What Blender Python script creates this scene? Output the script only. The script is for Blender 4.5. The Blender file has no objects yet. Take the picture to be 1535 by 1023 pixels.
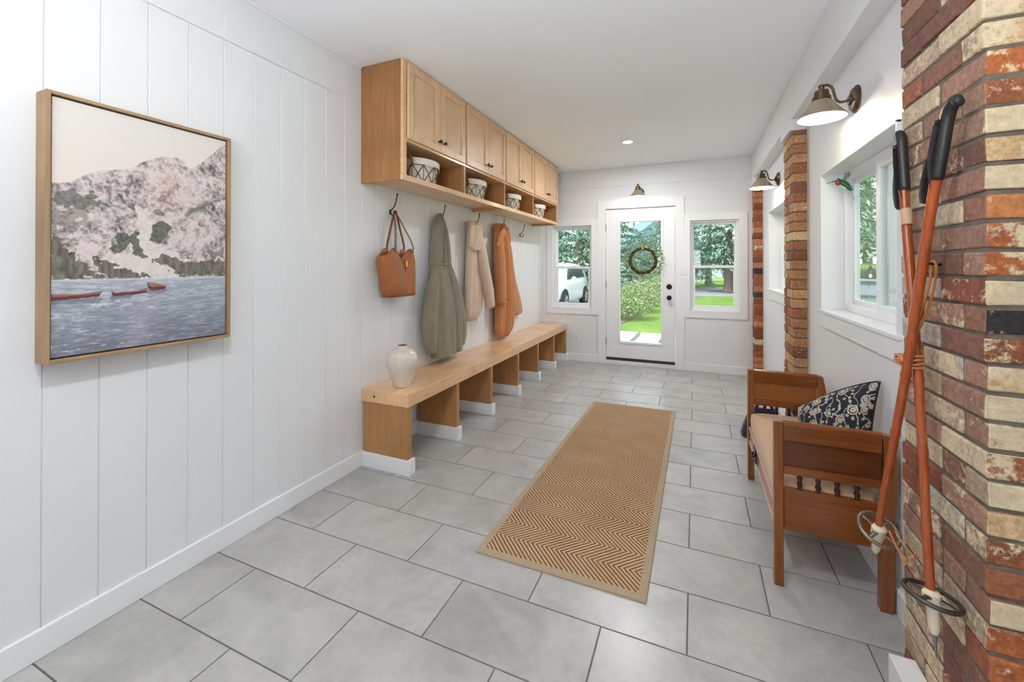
import bpy, math, random
import numpy as np
from mathutils import Vector, Matrix

random.seed(7)
rng = np.random.default_rng(7)
SC = bpy.context.scene
COL = SC.collection
PI = math.pi
BASE = {}

# ------------------------------------------------------------------ helpers
def lin(v):
    v /= 255.0
    return v / 12.92 if v <= 0.04045 else ((v + 0.055) / 1.055) ** 2.4

def rgb(r, g, b):
    return (lin(r), lin(g), lin(b), 1.0)

class MB:
    """collects vertices and faces of ONE mesh"""
    def __init__(s):
        s.v = []; s.f = []; s.c = []; s.w = []; s.fc = []; s.fw = []
    def add(s, vs, fs, col=None, wash=0.0):
        o = len(s.v)
        s.v += [tuple(p) for p in vs]
        s.f += [tuple(i + o for i in f) for f in fs]
        s.c += [col or (1, 1, 1, 1)] * len(vs)
        s.w += [wash] * len(vs)
        return s
    def box(s, x0, x1, y0, y1, z0, z1, M=None, col=None, wash=0.0, jit=0.0):
        vs = [Vector((x, y, z)) for z in (z0, z1) for y in (y0, y1) for x in (x0, x1)]
        if jit:
            vs = [p + Vector([random.uniform(-jit, jit) for _ in range(3)]) for p in vs]
        if M is not None:
            vs = [M @ p for p in vs]
        return s.add(vs, [(0, 2, 3, 1), (4, 5, 7, 6), (0, 1, 5, 4), (2, 6, 7, 3), (0, 4, 6, 2), (1, 3, 7, 5)], col, wash)
    def loft(s, rings, caps=True, closed=True, col=None, loop=False):
        n = len(rings[0]); vs = [p for r in rings for p in r]; fs = []
        m = len(rings)
        for i in range(m if loop else m - 1):
            a = i * n; b = ((i + 1) % m) * n
            for j in range(n if closed else n - 1):
                k = (j + 1) % n
                fs.append((a + j, a + k, b + k, b + j))
        if caps and not loop:
            fs.append(tuple(range(n - 1, -1, -1))); fs.append(tuple((m - 1) * n + j for j in range(n)))
        return s.add(vs, fs, col)
    def tube(s, pts, rad, n=10, loop=False, flat=None, up=(0, 0, 1), caps=True, col=None):
        pts = [Vector(p) for p in pts]; m = len(pts)
        if not isinstance(rad, (list, tuple)): rad = [rad] * m
        rings = []; prev = None
        for i, p in enumerate(pts):
            if loop: t = pts[(i + 1) % m] - pts[i - 1]
            else: t = pts[min(i + 1, m - 1)] - pts[max(i - 1, 0)]
            t.normalize()
            u = Vector(up) if prev is None else prev
            u = u - t * u.dot(t)
            if u.length < 1e-4:
                u = Vector((1, 0, 0)) - t * t.x
            u.normalize(); prev = u
            w = t.cross(u)
            a, b = (rad[i], rad[i]) if flat is None else (rad[i] * flat[0], rad[i] * flat[1])
            rings.append([p + u * (a * math.cos(2 * PI * j / n)) + w * (b * math.sin(2 * PI * j / n)) for j in range(n)])
        return s.loft(rings, caps, True, col, loop)
    def lathe(s, prof, n=32, M=None, col=None, caps=False):
        rings = []
        for r, z in prof:
            ring = [Vector((r * math.cos(2 * PI * j / n), r * math.sin(2 * PI * j / n), z)) for j in range(n)]
            rings.append([M @ p for p in ring] if M is not None else ring)
        return s.loft(rings, caps, True, col)
    def prism(s, poly, h0, h1, M=None, col=None):
        """poly in the local x,y plane, extruded from h0 to h1 along local z"""
        n = len(poly)
        vs = [Vector((a, b, h0)) for a, b in poly] + [Vector((a, b, h1)) for a, b in poly]
        if M is not None: vs = [M @ p for p in vs]
        fs = [tuple(range(n - 1, -1, -1)), tuple(range(n, 2 * n))] + [(j, (j + 1) % n, n + (j + 1) % n, n + j) for j in range(n)]
        return s.add(vs, fs, col)
    def grid(s, P, col=None):
        nu = len(P); nv = len(P[0])
        vs = [p for r in P for p in r]
        fs = [(i * nv + j, i * nv + j + 1, (i + 1) * nv + j + 1, (i + 1) * nv + j) for i in range(nu - 1) for j in range(nv - 1)]
        return s.add(vs, fs, col)
    def sphere(s, c, r, n=16, m=10, M=None, col=None):
        if not isinstance(r, (tuple, list)): r = (r, r, r)
        rings = []
        for i in range(m + 1):
            a = PI * i / m; rr = max(math.sin(a), 1e-3); z = -math.cos(a)
            ring = [Vector((rr * math.cos(2 * PI * j / n) * r[0], rr * math.sin(2 * PI * j / n) * r[1], z * r[2])) for j in range(n)]
            rings.append([(M @ p if M is not None else p) + Vector(c) for p in ring])
        return s.loft(rings, True, True, col)

def build(name, mb, m, parent=None, smooth=False, bevel=0.0, seg=2, origin=None, colors=False, angle=40):
    me = bpy.data.meshes.new(name)
    vs = mb.v
    if origin is not None:
        vs = [(p[0] - origin[0], p[1] - origin[1], p[2] - origin[2]) for p in vs]
    me.from_pydata(vs, [], mb.f); me.update()
    if colors and mb.fc:
        n = np.array([len(f) for f in mb.f])
        me.attributes.new('Col', 'FLOAT_COLOR', 'CORNER').data.foreach_set('color', np.repeat(np.array(mb.fc, dtype=np.float32), n, axis=0).ravel())
        me.attributes.new('wash', 'FLOAT', 'CORNER').data.foreach_set('value', np.repeat(np.array(mb.fw, dtype=np.float32), n))
    elif colors:
        a = me.attributes.new('Col', 'FLOAT_COLOR', 'POINT')
        a.data.foreach_set('color', np.array(mb.c, dtype=np.float32).ravel())
        w = me.attributes.new('wash', 'FLOAT', 'POINT')
        w.data.foreach_set('value', np.array(mb.w, dtype=np.float32))
    me.materials.append(m)
    if getattr(mb, 'uv', None):
        u = me.uv_layers.new(name='UVMap'); li = np.zeros(len(me.loops), dtype=np.int32); me.loops.foreach_get('vertex_index', li)
        u.data.foreach_set('uv', np.array(mb.uv, dtype=np.float32)[li].ravel())
    if smooth:
        me.polygons.foreach_set('use_smooth', [True] * len(me.polygons))
        if angle: me.set_sharp_from_angle(angle=math.radians(angle))
    o = bpy.data.objects.new(name, me); COL.objects.link(o)
    if origin is not None:
        o.location = origin; BASE[o.name] = Vector(origin)
    if parent is not None:
        o.parent = parent
        if parent.name in BASE: o.matrix_parent_inverse = Matrix.Translation(-BASE[parent.name])
    if bevel:
        b = o.modifiers.new('edge', 'BEVEL'); b.width = bevel; b.segments = seg; b.limit_method = 'ANGLE'; b.angle_limit = math.radians(50)
        b.harden_normals = False
    return o

def tag(o, label, cat, group=None):
    o['label'] = label; o['category'] = cat
    if group: o['group'] = group
    return o

def thing(name, label, cat, loc, group=None):
    o = bpy.data.objects.new(name, None); COL.objects.link(o)
    o.location = loc; o.empty_display_size = 0.1
    BASE[o.name] = Vector(loc)
    return tag(o, label, cat, group)

def struct(name, mb, m, parent=None, **k):
    o = build(name, mb, m, parent, **k)
    if parent is None: o['kind'] = 'structure'
    return o

def kids(o):
    return [c for c in bpy.data.objects if c.parent == o]

def dup(root, delta, label=None):
    def rec(o, par):
        c = o.copy(); COL.objects.link(c)
        if par is not None:
            c.parent = par; c.matrix_parent_inverse = o.matrix_parent_inverse.copy()
        for k in kids(o):
            if k != c: rec(k, c)
        return c
    r = rec(root, None)
    r.location = Vector(root.location) + Vector(delta)
    if label: r['label'] = label
    return r

def smoothstep(a, b, x):
    t = np.clip((x - a) / (b - a), 0, 1); return t * t * (3 - 2 * t)

def catmull(pts, k=6):
    P = [Vector(p) for p in pts]; P = [P[0] * 2 - P[1]] + P + [P[-1] * 2 - P[-2]]
    out = []
    for i in range(1, len(P) - 2):
        for j in range(k):
            t = j / k
            a, b, c, d = P[i - 1], P[i], P[i + 1], P[i + 2]
            out.append(0.5 * ((2 * b) + (c - a) * t + (2 * a - 5 * b + 4 * c - d) * t * t + (3 * b - a - 3 * c + d) * t ** 3))
    out.append(P[-2]); return out

# ------------------------------------------------------------------ materials
def newmat(name, col=(.8, .8, .8, 1), rough=.5, metal=0.0, spec=.5, coat=0.0):
    m = bpy.data.materials.new(name); m.use_nodes = True
    nt = m.node_tree; b = nt.nodes['Principled BSDF']
    b.inputs['Base Color'].default_value = col; b.inputs['Roughness'].default_value = rough
    b.inputs['Metallic'].default_value = metal; b.inputs['Specular IOR Level'].default_value = spec
    b.inputs['Coat Weight'].default_value = coat; b.inputs['Coat Roughness'].default_value = .15
    return m, nt, b

def N(nt, t, **k):
    n = nt.nodes.new(t)
    for a, v in k.items(): setattr(n, a, v)
    return n

def coords(nt, scale=(1, 1, 1), rot=(0, 0, 0), rnd=False):
    tc = N(nt, 'ShaderNodeTexCoord'); mp = N(nt, 'ShaderNodeMapping')
    mp.inputs['Scale'].default_value = scale; mp.inputs['Rotation'].default_value = rot
    nt.links.new(tc.outputs['Object'], mp.inputs['Vector'])
    if rnd:
        oi = N(nt, 'ShaderNodeObjectInfo'); ml = N(nt, 'ShaderNodeMath', operation='MULTIPLY'); ml.inputs[1].default_value = 17
        nt.links.new(oi.outputs['Random'], ml.inputs[0]); nt.links.new(ml.outputs[0], mp.inputs['Location'])
    return mp.outputs['Vector']

def noise(nt, vec, scale, detail=5, rough=.55, dist=0.0):
    n = N(nt, 'ShaderNodeTexNoise'); n.inputs['Scale'].default_value = scale; n.inputs['Detail'].default_value = detail
    n.inputs['Roughness'].default_value = rough; n.inputs['Distortion'].default_value = dist
    nt.links.new(vec, n.inputs['Vector']); return n.outputs['Fac']

def ramp(nt, fac, stops):
    r = N(nt, 'ShaderNodeValToRGB'); e = r.color_ramp.elements
    while len(e) < len(stops): e.new(.5)
    for el, (p, c) in zip(e, stops): el.position = p; el.color = c
    nt.links.new(fac, r.inputs['Fac']); return r.outputs['Color']

def mix(nt, fac, a, b, mode='MIX'):
    n = N(nt, 'ShaderNodeMix', data_type='RGBA', blend_type=mode)
    for s, v in ((n.inputs[0], fac), (n.inputs[6], a), (n.inputs[7], b)):
        if hasattr(v, 'is_output'): nt.links.new(v, s)
        else: s.default_value = v
    return n.outputs[2]

def math_(nt, op, a, b=None, c=None):
    n = N(nt, 'ShaderNodeMath', operation=op)
    for i, v in enumerate((a, b, c)):
        if v is None: continue
        if hasattr(v, 'is_output'): nt.links.new(v, n.inputs[i])
        else: n.inputs[i].default_value = v
    return n.outputs[0]

def bump(nt, b, h, strength=.3, dist=.002):
    n = N(nt, 'ShaderNodeBump'); n.inputs['Strength'].default_value = strength; n.inputs['Distance'].default_value = dist
    nt.links.new(h, n.inputs['Height']); nt.links.new(n.outputs['Normal'], b.inputs['Normal'])

def plain(name, col, rough=.5, metal=0.0, var=.08, vs=8.0, bs=0.0, bd=.001, bscale=200, spec=.5, coat=0.0, rnd=False):
    m, nt, b = newmat(name, col, rough, metal, spec, coat)
    v = coords(nt, rnd=rnd)
    f = noise(nt, v, vs, 4)
    lo = tuple(c * (1 - var) for c in col[:3]) + (1,); hi = tuple(min(1, c * (1 + var)) for c in col[:3]) + (1,)
    nt.links.new(ramp(nt, f, [(.3, lo), (.7, hi)]), b.inputs['Base Color'])
    if bs: bump(nt, b, noise(nt, v, bscale, 3), bs, bd)
    return m

def wood(name, c1, c2, axis=2, rough=.35, scale=1.0, coat=0.0, c3=None):
    m, nt, b = newmat(name, c1, rough, 0, .45, coat)
    st = [14 * scale] * 3; st[axis] = 0.9 * scale
    v = coords(nt, tuple(st), rnd=True)
    f = noise(nt, v, 2.2, 8, .6, 1.2)
    g = coords(nt, (1.6, 1.6, 1.6), rnd=True)
    blot = noise(nt, g, 2.0, 3)
    fine = [90 * scale] * 3; fine[axis] = 4 * scale
    h = noise(nt, coords(nt, tuple(fine)), 2.0, 4)
    colr = ramp(nt, f, [(.3, c1), (.7, c2)])
    colr = mix(nt, math_(nt, 'MULTIPLY', h, .25), colr, c3 or tuple(c * .7 for c in c1[:3]) + (1,))
    bl = ramp(nt, blot, [(.3, (.86, .86, .86, 1)), (.7, (1.08, 1.08, 1.08, 1))])
    colr = mix(nt, 1.0, colr, bl, 'MULTIPLY')
    nt.links.new(colr, b.inputs['Base Color'])
    bump(nt, b, h, .08, .0006)
    return m

PAINT = plain('white_paint', (.75, .757, .768, 1), .45, var=.012, vs=3, bs=.05, bscale=120, bd=.0006)
TRIM = plain('white_trim_paint', (.80, .805, .815, 1), .32, var=.01, vs=3)
CEIL = plain('ceiling_paint', (.875, .895, .92, 1), .7, var=.012, vs=2, bs=.06, bscale=150, bd=.0006)
VINYL = plain('white_vinyl', (.82, .83, .85, 1), .3, var=.01)
GROUT = plain('grout', rgb(104, 101, 98), .9, var=.15, vs=30, bs=.2)
MAPLE = wood('maple_vertical', rgb(229, 191, 152), rgb(214, 174, 134), 2, .38)
MAPLE_Y = wood('maple_lengthwise', rgb(233, 190, 146), rgb(216, 171, 126), 1, .27, 1.0, .25)
MAPLE_X = wood('maple_crosswise', rgb(202, 160, 112), rgb(182, 138, 92), 0, .4)
MAPLE_DOOR = wood('maple_door_panel', rgb(228, 192, 154), rgb(212, 174, 136), 2, .42)
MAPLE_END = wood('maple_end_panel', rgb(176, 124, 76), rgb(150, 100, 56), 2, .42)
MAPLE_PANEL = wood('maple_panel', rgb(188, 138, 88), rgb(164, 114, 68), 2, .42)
OAK = wood('frame_oak', rgb(176, 145, 108), rgb(146, 116, 84), 2, .5, 1.5)
OAK_Y = wood('frame_oak_crosswise', rgb(176, 145, 108), rgb(146, 116, 84), 1, .5, 1.5)
CHERRY = wood('settee_wood_crosswise', rgb(138, 76, 30), rgb(104, 52, 16), 0, .22, 1.2, .35)
CHERRY_Z = wood('settee_wood_upright', rgb(146, 82, 32), rgb(110, 56, 17), 2, .22, 1.2, .35)
CHERRY_D = wood('settee_wood_panel', rgb(106, 54, 22), rgb(82, 38, 12), 0, .25, 1.0, .3)
CHERRY_Y = wood('settee_wood_lengthwise', rgb(178, 110, 76), rgb(150, 84, 54), 1, .3, 1.2, .2)
BLACKMETAL = plain('black_metal', rgb(44, 40, 38), .38, .7, var=.1)
BRONZE = plain('aged_bronze', rgb(96, 76, 60), .38, .75, var=.25, vs=25)
GALV = plain('bronze_shade', rgb(176, 160, 140), .35, .6, var=.15, vs=14)
SHADEIN = plain('shade_enamel', (.85, .83, .78, 1), .4, var=.01)
NICKEL = plain('satin_nickel', rgb(150, 148, 145), .3, .9)
DARKSTRIP = plain('dark_rubber', rgb(48, 46, 45), .6)
PLASTIC = plain('white_plastic', (.8, .8, .8, 1), .3, var=.005)
CERAMIC = plain('glazed_ceramic', rgb(212, 200, 184), .22, var=.04, vs=12, coat=.4)
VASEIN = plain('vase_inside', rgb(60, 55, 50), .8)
LEATHER = plain('tan_leather', rgb(158, 92, 46), .42, var=.12, vs=9, bs=.25, bscale=350, bd=.0008)
LEATHER_D = plain('brown_leather_strap', rgb(126, 76, 44), .45, var=.1)
GOLD = plain('brass', rgb(224, 176, 84), .25, .9)
def fabric(name, c1, rough=.95, var=.12, sc=260, bs=.5, vs=14):
    m, nt, b = newmat(name, c1, rough, 0, .2)
    v = coords(nt, rnd=True)
    f = noise(nt, v, vs, 6, .65); h = noise(nt, v, sc, 3)
    lo = tuple(c * (1 - var) for c in c1[:3]) + (1,); hi = tuple(min(1, c * (1 + var)) for c in c1[:3]) + (1,)
    colr = ramp(nt, f, [(.3, lo), (.7, hi)])
    colr = mix(nt, .35, colr, ramp(nt, h, [(.35, tuple(c * .7 for c in c1[:3]) + (1,)), (.65, tuple(min(1, c * 1.25) for c in c1[:3]) + (1,))]))
    nt.links.new(colr, b.inputs['Base Color']); b.inputs['Sheen Weight'].default_value = .25; b.inputs['Sheen Roughness'].default_value = .5
    bump(nt, b, h, bs, .002); return m
OLIVE = fabric('sage_fleece', rgb(136, 129, 110), var=.16, bs=.8)
BEIGE = fabric('beige_flannel', rgb(206, 182, 160), bs=.35)
RUST = fabric('rust_canvas', rgb(184, 122, 76), bs=.3)
LINEN = fabric('liner_linen', rgb(226, 218, 206), var=.05, bs=.3)
CUSHION = fabric('tan_upholstery', rgb(196, 160, 128), var=.06, bs=.3)
NAVY = fabric('navy_canvas', rgb(38, 48, 66), bs=.3)
RUGEDGE = fabric('rug_binding', rgb(166, 144, 118), var=.08, sc=400)
CORD = fabric('rawhide_cord', rgb(190, 120, 60), .7)
ROPE = fabric('twisted_rope', rgb(150, 112, 74), .9, sc=150)
WIREBROWN = plain('basket_wire', rgb(112, 92, 66), .5, .4, var=.2)
BAMBOO = wood('varnished_cane', rgb(180, 86, 28), rgb(142, 58, 15), 2, .2, 2.0, .6)
POLEGRIP = plain('black_grip_leather', rgb(40, 37, 36), .4, var=.2, vs=20, bs=.2)
ALU = plain('basket_ring_metal', rgb(132, 120, 108), .4, .75, var=.2, vs=20)
ALU_D = plain('basket_ring_dark', rgb(84, 78, 72), .4, .75, var=.2, vs=20)
IVORY = plain('ivory_ferrule', rgb(214, 202, 178), .5)
TWIG = plain('vine_twigs', rgb(72, 50, 30), .8, var=.3, vs=60, bs=.6, bscale=120, bd=.004)
LEAF = plain('wreath_leaf', rgb(128, 156, 108), .6, var=.3, vs=40)
BIRDGREEN = plain('bird_green', rgb(30, 96, 58), .3, var=.3, vs=60)
BIRDRED = plain('bird_red', rgb(168, 24, 48), .3, var=.2, vs=60)
BIRDWHITE = plain('bird_white', rgb(222, 226, 214), .3, var=.08, vs=60)
WINGMAT = plain('bird_wing', rgb(150, 156, 156), .35, .2, var=.2, vs=80)

def mat_bulb():
    m = bpy.data.materials.new('warm_bulb'); m.use_nodes = True; nt = m.node_tree
    nt.nodes.remove(nt.nodes['Principled BSDF'])
    e = N(nt, 'ShaderNodeEmission'); e.inputs['Color'].default_value = (1, .86, .64, 1); e.inputs['Strength'].default_value = 14
    nt.links.new(e.outputs[0], nt.nodes['Material Output'].inputs[0]); return m
BULB = mat_bulb()
def mat_led():
    m = bpy.data.materials.new('downlight_lens'); m.use_nodes = True; nt = m.node_tree
    nt.nodes.remove(nt.nodes['Principled BSDF'])
    e = N(nt, 'ShaderNodeEmission'); e.inputs['Color'].default_value = (1, .98, .95, 1); e.inputs['Strength'].default_value = 12
    nt.links.new(e.outputs[0], nt.nodes['Material Output'].inputs[0]); return m
LED = mat_led()
def mat_glass():
    m = bpy.data.materials.new('clear_glass'); m.use_nodes = True; nt = m.node_tree
    nt.nodes.remove(nt.nodes['Principled BSDF'])
    t = N(nt, 'ShaderNodeBsdfTransparent'); t.inputs['Color'].default_value = (.95, .98, .97, 1)
    g = N(nt, 'ShaderNodeBsdfGlossy'); g.inputs['Roughness'].default_value = .02
    f = N(nt, 'ShaderNodeLayerWeight'); f.inputs['Blend'].default_value = .5
    fac = math_(nt, 'MULTIPLY_ADD', math_(nt, 'POWER', f.outputs['Facing'], 5.0), .5, .03)
    x = N(nt, 'ShaderNodeMixShader'); nt.links.new(fac, x.inputs[0])
    nt.links.new(t.outputs[0], x.inputs[1]); nt.links.new(g.outputs[0], x.inputs[2])
    nt.links.new(x.outputs[0], nt.nodes['Material Output'].inputs[0]); return m
GLASS = mat_glass()

def mat_brick():
    m, nt, b = newmat('old_brick', rough=.85, spec=.25)
    a = N(nt, 'ShaderNodeAttribute', attribute_name='Col'); w = N(nt, 'ShaderNodeAttribute', attribute_name='wash')
    v = coords(nt)
    n1 = noise(nt, v, 14, 8, .7, .6); n2 = noise(nt, v, 60, 6, .7); n3 = noise(nt, v, 5, 4)
    var = ramp(nt, n2, [(.3, (.62, .62, .62, 1)), (.68, (1.3, 1.3, 1.3, 1))])
    c = mix(nt, 1.0, a.outputs['Color'], var, 'MULTIPLY')
    c = mix(nt, math_(nt, 'MULTIPLY', ramp(nt, n1, [(.5, (0, 0, 0, 1)), (.72, (1, 1, 1, 1))]), .45), c, rgb(96, 58, 44))
    s = math_(nt, 'ADD', math_(nt, 'MULTIPLY', n1, .75), math_(nt, 'MULTIPLY', n2, .35))
    s = math_(nt, 'ADD', s, w.outputs['Fac'])
    mask = ramp(nt, s, [(.64, (0, 0, 0, 1)), (.71, (1, 1, 1, 1))])
    wc = ramp(nt, n3, [(.35, rgb(206, 186, 158)), (.65, rgb(226, 206, 168))])
    wc = mix(nt, 1.0, wc, ramp(nt, n2, [(.3, (.75, .75, .75, 1)), (.7, (1.1, 1.1, 1.1, 1))]), 'MULTIPLY')
    c = mix(nt, mask, c, wc)
    nt.links.new(c, b.inputs['Base Color'])
    bump(nt, b, math_(nt, 'ADD', n2, math_(nt, 'MULTIPLY', n1, .8)), .7, .006)
    return m
BRICK = mat_brick()
MORTAR = plain('mortar', rgb(108, 100, 88), .95, var=.25, vs=25, bs=.6, bscale=80, bd=.004)

def mat_tile():
    m, nt, b = newmat('grey_porcelain_tile', rough=.36, spec=.5)
    a = N(nt, 'ShaderNodeAttribute', attribute_name='Col'); w = N(nt, 'ShaderNodeAttribute', attribute_name='wash')
    tc = N(nt, 'ShaderNodeTexCoord'); cb = N(nt, 'ShaderNodeCombineXYZ')
    nt.links.new(math_(nt, 'MULTIPLY', w.outputs['Fac'], 31.0), cb.inputs[2])
    ad = N(nt, 'ShaderNodeVectorMath', operation='ADD'); nt.links.new(tc.outputs['Object'], ad.inputs[0]); nt.links.new(cb.outputs[0], ad.inputs[1])
    n1 = noise(nt, ad.outputs[0], 3.5, 8, .62, .8); n2 = noise(nt, ad.outputs[0], 30, 5, .6)
    c = ramp(nt, n1, [(.25, rgb(152, 150, 148)), (.5, rgb(172, 170, 167)), (.78, rgb(187, 185, 182))])
    c = mix(nt, 1.0, c, a.outputs['Color'], 'MULTIPLY')
    c = mix(nt, 1.0, c, ramp(nt, n2, [(.3, (.94, .94, .94, 1)), (.7, (1.05, 1.05, 1.05, 1))]), 'MULTIPLY')
    nt.links.new(c, b.inputs['Base Color'])
    nt.links.new(math_(nt, 'MULTIPLY_ADD', n2, .06, .27), b.inputs['Roughness'])
    bump(nt, b, n1, .04, .002); return m
TILE = mat_tile()

def mat_rug():
    m, nt, b = newmat('herringbone_jute', rough=.95, spec=.15)
    tc = N(nt, 'ShaderNodeTexCoord'); sp = N(nt, 'ShaderNodeSeparateXYZ'); nt.links.new(tc.outputs['Object'], sp.inputs[0])
    x, y = sp.outputs[0], sp.outputs[1]
    tri = math_(nt, 'PINGPONG', y, .118)
    u = math_(nt, 'SUBTRACT', x, tri)
    st = math_(nt, 'MULTIPLY', math_(nt, 'ADD', math_(nt, 'SINE', math_(nt, 'MULTIPLY', u, 2 * PI / .025)), 1.0), .5)
    wv = math_(nt, 'MULTIPLY', math_(nt, 'ADD', math_(nt, 'SINE', math_(nt, 'MULTIPLY', math_(nt, 'ADD', x, tri), 2 * PI / .0065)), 1.0), .5)
    n1 = noise(nt, tc.outputs['Object'], 60, 5, .7); n0 = noise(nt, tc.outputs['Object'], 5, 4)
    f = math_(nt, 'ADD', math_(nt, 'MULTIPLY', st, .62), math_(nt, 'ADD', math_(nt, 'MULTIPLY', wv, .16), math_(nt, 'MULTIPLY', n1, .25)))
    c = ramp(nt, f, [(.22, rgb(102, 75, 50)), (.5, rgb(165, 132, 99)), (.85, rgb(202, 172, 138))])
    c = mix(nt, 1.0, c, ramp(nt, n0, [(.3, (.9, .9, .9, 1)), (.7, (1.06, 1.06, 1.06, 1))]), 'MULTIPLY')
    nt.links.new(c, b.inputs['Base Color'])
    bump(nt, b, f, .6, .004); return m
RUG = mat_rug()

def mat_cane():
    m, nt, b = newmat('woven_cane', rough=.35, spec=.4, coat=.2)
    tc = N(nt, 'ShaderNodeTexCoord'); sp = N(nt, 'ShaderNodeSeparateXYZ'); nt.links.new(tc.outputs['Object'], sp.inputs[0])
    x, z = sp.outputs[0], sp.outputs[2]
    sx = math_(nt, 'SINE', math_(nt, 'MULTIPLY', x, 2 * PI / .02)); sz = math_(nt, 'SINE', math_(nt, 'MULTIPLY', z, 2 * PI / .012))
    f = math_(nt, 'MULTIPLY_ADD', math_(nt, 'MULTIPLY', sx, sz), .3, math_(nt, 'MULTIPLY_ADD', sz, .2, .5))
    c = ramp(nt, f, [(.15, rgb(96, 46, 12)), (.5, rgb(144, 82, 28)), (.9, rgb(178, 116, 52))])
    nt.links.new(c, b.inputs['Base Color']); bump(nt, b, f, .6, .004); return m
CANE = mat_cane()

def mat_pillow():
    m, nt, b = newmat('navy_floral_print', rough=.8, spec=.2)
    tc = N(nt, 'ShaderNodeTexCoord'); uvn = N(nt, 'ShaderNodeUVMap')
    v = uvn.outputs['UV']
    nd = N(nt, 'ShaderNodeTexNoise'); nd.inputs['Scale'].default_value = 5; nd.inputs['Detail'].default_value = 2; nt.links.new(v, nd.inputs['Vector'])
    ad = N(nt, 'ShaderNodeVectorMath', operation='MULTIPLY_ADD'); ad.inputs[1].default_value = (.10, .10, 0)
    nt.links.new(nd.outputs['Color'], ad.inputs[0]); nt.links.new(v, ad.inputs[2])
    def flowers(scale, seed, lim, inner, thr):
        of = N(nt, 'ShaderNodeVectorMath', operation='ADD'); of.inputs[1].default_value = (seed, seed * .7, 0); nt.links.new(ad.outputs[0], of.inputs[0])
        vo = N(nt, 'ShaderNodeTexVoronoi', voronoi_dimensions='2D'); vo.inputs['Scale'].default_value = scale; vo.inputs['Randomness'].default_value = .75; nt.links.new(of.outputs[0], vo.inputs['Vector'])
        d = vo.outputs['Distance']
        ringm = math_(nt, 'GREATER_THAN', math_(nt, 'PINGPONG', math_(nt, 'MULTIPLY', d, inner), .5), .17)
        sp = N(nt, 'ShaderNodeSeparateColor'); nt.links.new(vo.outputs['Color'], sp.inputs[0])
        f = math_(nt, 'MULTIPLY', math_(nt, 'MULTIPLY', math_(nt, 'LESS_THAN', d, lim), ringm), math_(nt, 'GREATER_THAN', sp.outputs[0], thr))
        return f, sp.outputs[1]
    f1, t1 = flowers(7, 3.1, .38, 4.2, .42); f2, t2 = flowers(17, 7.7, .32, 3.2, .55)
    wv = N(nt, 'ShaderNodeTexWave'); wv.inputs['Scale'].default_value = 3.0; wv.inputs['Distortion'].default_value = 9; wv.inputs['Detail'].default_value = 1.5; wv.inputs['Detail Scale'].default_value = 2.0
    nt.links.new(ad.outputs[0], wv.inputs['Vector'])
    vl = math_(nt, 'GREATER_THAN', wv.outputs['Fac'], .955)
    f = math_(nt, 'MAXIMUM', math_(nt, 'MAXIMUM', f1, f2), math_(nt, 'MULTIPLY', vl, .85))
    tone = ramp(nt, t1, [(.3, rgb(196, 190, 178)), (.5, rgb(214, 202, 178)), (.75, rgb(202, 182, 160))])
    n0 = noise(nt, v, 9, 3)
    c = mix(nt, math_(nt, 'MULTIPLY', f, math_(nt, 'MULTIPLY_ADD', n0, .5, .6)), rgb(46, 47, 55), tone)
    nt.links.new(c, b.inputs['Base Color']); bump(nt, b, noise(nt, v, 160, 2), .3, .001); return m
PILLOW = mat_pillow()
PIPING = fabric('pillow_piping', rgb(40, 40, 46))

def mat_attr(name, rough=.6, spec=.2):
    m, nt, b = newmat(name, rough=rough, spec=spec)
    a = N(nt, 'ShaderNodeAttribute', attribute_name='Col'); nt.links.new(a.outputs['Color'], b.inputs['Base Color']); return m
CANVAS = mat_attr('printed_canvas', .7)
FOLIAGE = mat_attr('foliage', .6)
def mat_lawn():
    m, nt, b = newmat('lawn_grass', rough=.9, spec=.1)
    v = coords(nt); n1 = noise(nt, v, .6, 5); n2 = noise(nt, v, 14, 6, .8)
    c = ramp(nt, n1, [(.3, rgb(120, 158, 76)), (.7, rgb(156, 184, 104))])
    c = mix(nt, 1.0, c, ramp(nt, n2, [(.3, (.7, .75, .6, 1)), (.7, (1.2, 1.15, 1.1, 1))]), 'MULTIPLY')
    nt.links.new(c, b.inputs['Base Color']); bump(nt, b, n2, 1, .08); return m
LAWN = mat_lawn()
GRAVEL = plain('grey_gravel', rgb(150, 154, 160), .9, var=.2, vs=6, bs=.3, bscale=40, bd=.01)
STONE = plain('patio_stone', rgb(196, 202, 206), .7, var=.12, vs=4)
STONEJ = plain('patio_joint', rgb(110, 112, 108), .9)
BARK = plain('bark', rgb(150, 138, 126), .95, var=.3, vs=12, bs=1, bscale=30, bd=.03)
MULCH = plain('mulch', rgb(120, 100, 86), .95, var=.3, vs=20)
CARPAINT = plain('white_car_paint', (.82, .86, .88, 1), .2, var=.005, coat=.6)
CARGLASS = plain('car_glass', rgb(52, 66, 70), .08, var=.02)
TYRE = plain('tyre_rubber', rgb(46, 50, 52), .7)
RIM = plain('alloy', rgb(176, 186, 190), .3, .7)
HOUSEWALL = plain('house_siding', rgb(206, 212, 216), .7, var=.05)
HOUSEROOF = plain('house_roof', rgb(112, 138, 154), .8, var=.12, vs=3)
HOUSEBLUE = plain('garage_siding', rgb(98, 118, 132), .7, var=.1)
HOUSEGLASS = plain('house_window_glass', rgb(64, 86, 104), .15)
FENCEM = plain('grey_stained_boards', rgb(140, 152, 160), .8, var=.15, vs=6)
# ------------------------------------------------------------------ room
YB = 4.95; YN = -3.4; XW = 2.90; ZC = 2.774; XALC = 3.7
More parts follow.
